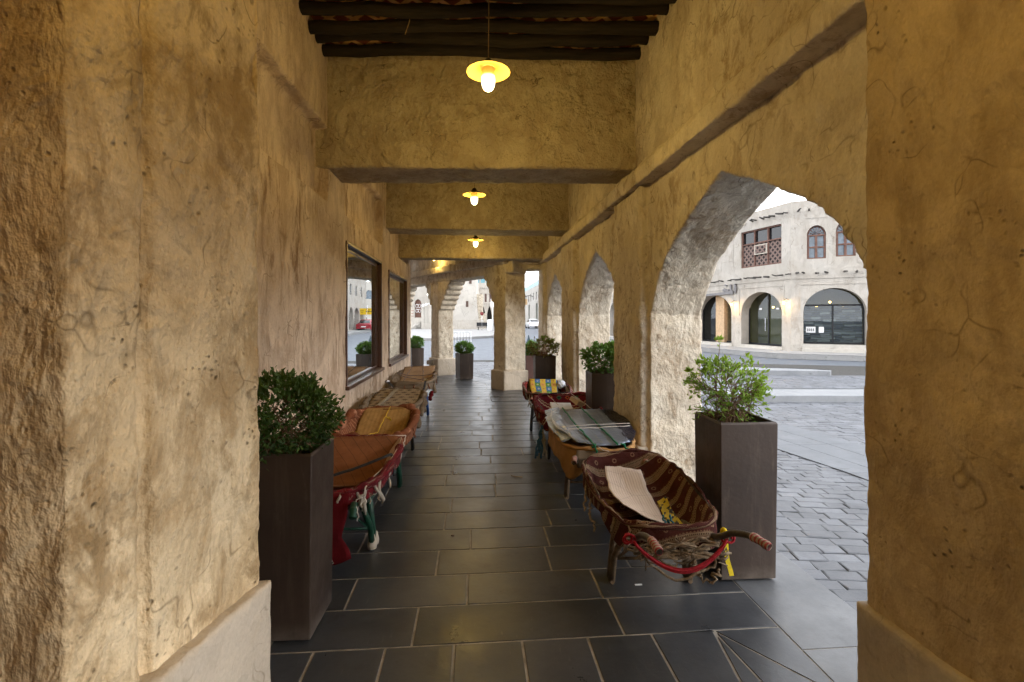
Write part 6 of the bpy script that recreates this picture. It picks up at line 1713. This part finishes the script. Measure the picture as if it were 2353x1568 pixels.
# cones
for (x, y, lab) in ((3.55, 31.2, 'dark traffic cone standing on the road beyond the far pier'),):
    e = empty('traffic_cone', (x, y, 0), 0, lab, 'cone'); CN = simple('dark_cone', (.03, .05, .06), .6)
    m = MB(); m.lathe([(.13, .03), (.115, .08), (.025, .46), (.001, .47)], 14); m.build('cone_body', CN, e); m = MB(); m.box((-.18, -.18, -.03), (.18, .18, .03)); m.build('base', CN, e)

# cars
def car(x, y, rz, col, label, roofc=None):
    e = empty('parked_car', (x, y, -.09), rz, label, 'car'); PA = simple('car_paint_' + label.split()[0], col, .25, .0, var=.03, spec=.7)
    def loft(sections, m):
        P = []
        for (yy_, prof) in sections: P.append([Vector((px_, yy_, pz_)) for px_, pz_ in prof])
        m.grid(P); m.face(P[0][::-1]); m.face(P[-1])
    def sec(w_, zb, zt, r_=.1): return [(-w_ * .93, zb), (-w_, zb + r_), (-w_, (zb + zt) / 2), (-w_ * .97, zt - r_ * .6), (-w_ * .86, zt), (0, zt + .02), (w_ * .86, zt), (w_ * .97, zt - r_ * .6), (w_, (zb + zt) / 2), (w_, zb + r_), (w_ * .93, zb)]
    m = MB(); loft([(-2.2, sec(.78, .38, .88)), (-2.12, sec(.85, .25, .95)), (-1.5, sec(.89, .22, 1.0)), (0, sec(.90, .2, .96)), (1.2, sec(.89, .22, .92)), (2.0, sec(.84, .25, .80)), (2.2, sec(.74, .35, .68))], m)
    b = m.build('body', PA, e)
    m = MB(); loft([(-1.85, sec(.74, .9, .98)), (-1.25, sec(.68, .9, 1.36)), (-.4, sec(.66, .9, 1.45)), (.35, sec(.67, .9, 1.40)), (1.15, sec(.76, .85, .95))], m); m.build('cabin', PA, e)
    m = MB(); m.face([(-.62, -1.80, 1.03), (.62, -1.80, 1.03), (.56, -1.27, 1.345), (-.56, -1.27, 1.345)]); m.build('rear_window', DARKGL, e, M=Matrix.Translation((0, -.035, .02)))
    m = MB(); m.face([(-.62, 1.10, .99), (.62, 1.10, .99), (.56, .42, 1.37), (-.56, .42, 1.37)]); m.build('windscreen', DARKGL, e, M=Matrix.Translation((0, .03, .025)))
    for s_ in (-1, 1):
        m = MB(); m.face([(s_ * .755, -1.45, 1.0), (s_ * .765, .9, .99), (s_ * .69, .3, 1.33), (s_ * .69, -1.05, 1.34)]); m.build('side_window', DARKGL, e, M=Matrix.Translation((s_ * .012, 0, 0)))
        m = MB(); m.box((s_ * .72 - .12, -2.19, .66), (s_ * .72 + .12, -2.10, .86)); m.build('tail_light', simple('tail_lamp_red', (.35, .01, .01), .3), e)
        for yy_ in (-1.35, 1.35):
            wv_ = empty('wheel', (s_ * .80, yy_, .31)); wv_.parent = e
            m = MB(); m.lathe([(.16, -.1), (.29, -.1), (.31, -.07), (.31, .07), (.29, .1), (.16, .1)], 18, (0, 0, 0), 'x'); m.build('tyre', RUBBER, wv_)
            m = MB(); m.lathe([(.001, -.09), (.17, -.08), (.17, .08), (.001, .09)], 14, (0, 0, 0), 'x'); m.build('rim', CHROME, wv_)
    m = MB(); m.box((-.26, -2.235, .55), (.26, -2.205, .67)); m.build('number_plate', WHITEP, e)
    return e
car(9.15, 75, R(2), (.75, .76, .78), 'white saloon car parked far up the street, beyond the traffic cone')
car(9.75, 59.5, R(0), (.30, .02, .03), 'red hatchback seen from behind, mirrored in the first shop window')
# yellow sign mirrored in the shop window
c_ = Vector((10.4, 62, 0)); e = empty('direction_sign', c_, 0, 'yellow direction sign with a cross mark, mirrored in the window above the red car', 'sign')
m = MB(); m.tube([(0, 0, 0), (0, 0, 3.2)], .05, 6); m.build('pole', CHROME, e)
m = MB(); m.box((-1.1, -.04, 1.95), (.9, .04, 2.75)); pn = m.build('panel', simple('yellow_panel', (.75, .50, .02), .5), e)
m = MB(); m.box((-.55, -.052, 2.32), (.15, -.041, 2.38)); m.box((-.25, -.056, 2.08), (-.19, -.053, 2.62)); m.box((.35, -.052, 2.45), (.75, -.041, 2.5)); m.box((.4, -.052, 2.25), (.7, -.041, 2.3)); m.build('marks', BLACKP, pn)

# people, tiny in the distance
def person(loc, rz, label, top, trousers, seed, stride=.16):
    e = empty('person', loc, rz, label, 'person')
    J = {'hip': (0, 0, .95), 'ch': (0, .02, 1.30), 'neck': (0, .02, 1.50), 'head': (0, .03, 1.66), 'sl': (-.19, .01, 1.42), 'sr': (.19, .01, 1.42), 'el': (-.25, -.06, 1.15), 'er': (.25, .08, 1.15), 'wl': (-.25, .04, .92), 'wr': (.24, .20, .95),
         'hl': (-.25, .07, .83), 'hr': (.235, .26, .90), 'll': (-.09, 0, .90), 'lr': (.09, 0, .90), 'kl': (-.1, stride * .6, .50), 'kr': (.1, -stride * .2, .50), 'al': (-.1, stride, .08), 'ar': (.1, -stride, .09), 'tl': (-.1, stride + .16, .03), 'tr': (.1, -stride + .15, .03)}
    rad = {'hip': .14, 'ch': .15, 'neck': .055, 'head': .10, 'sl': .07, 'sr': .07, 'el': .045, 'er': .045, 'wl': .032, 'wr': .032, 'hl': .04, 'hr': .04, 'll': .095, 'lr': .095, 'kl': .06, 'kr': .06, 'al': .04, 'ar': .04, 'tl': .04, 'tr': .04}
    E = [('hip', 'ch'), ('ch', 'neck'), ('neck', 'head'), ('ch', 'sl'), ('ch', 'sr'), ('sl', 'el'), ('sr', 'er'), ('el', 'wl'), ('er', 'wr'), ('wl', 'hl'), ('wr', 'hr'), ('hip', 'll'), ('hip', 'lr'), ('ll', 'kl'), ('lr', 'kr'), ('kl', 'al'), ('kr', 'ar'), ('al', 'tl'), ('ar', 'tr')]
    k = list(J); me = bpy.data.meshes.new('body'); me.from_pydata([J[q] for q in k], [(k.index(a), k.index(b)) for a, b in E], [])
    o = bpy.data.objects.new('body', me); COL.objects.link(o); o.parent = e
    sk = o.modifiers.new('skin', 'SKIN'); o.modifiers.new('sub', 'SUBSURF').levels = 1
    for i, q in enumerate(k): me.skin_vertices[0].data[i].radius = (rad[q], rad[q] * .8)
    me.skin_vertices[0].data[0].use_root = True
    t = NT('clothes_%d' % seed); z = t.n('ShaderNodeSeparateXYZ', {0: t.obj()}).outputs[2]
    t.base(t.ramp(t.math('MULTIPLY', z, .5), [(0, (.03, .02, .02)), (.05, trousers), (.49, trousers), (.5, top), (.745, top), (.76, (.25, .14, .09)), (.84, (.25, .14, .09)), (.86, (.02, .015, .01))], 'CONSTANT')); me.materials.append(t.m)
    return e
def skinfix():
    pass
p_ = at(1213, 150); person((p_.x, p_.y, -.09), R(170), 'person in dark clothes walking far up the street, just right of the big pier', (.05, .05, .06), (.04, .04, .05), 1)
p_ = at(1105, 70); person((p_.x, p_.y, .1), R(180), 'person in a blue shirt standing behind the low wall near the tower', (.04, .12, .45), (.05, .06, .1), 2, .04)
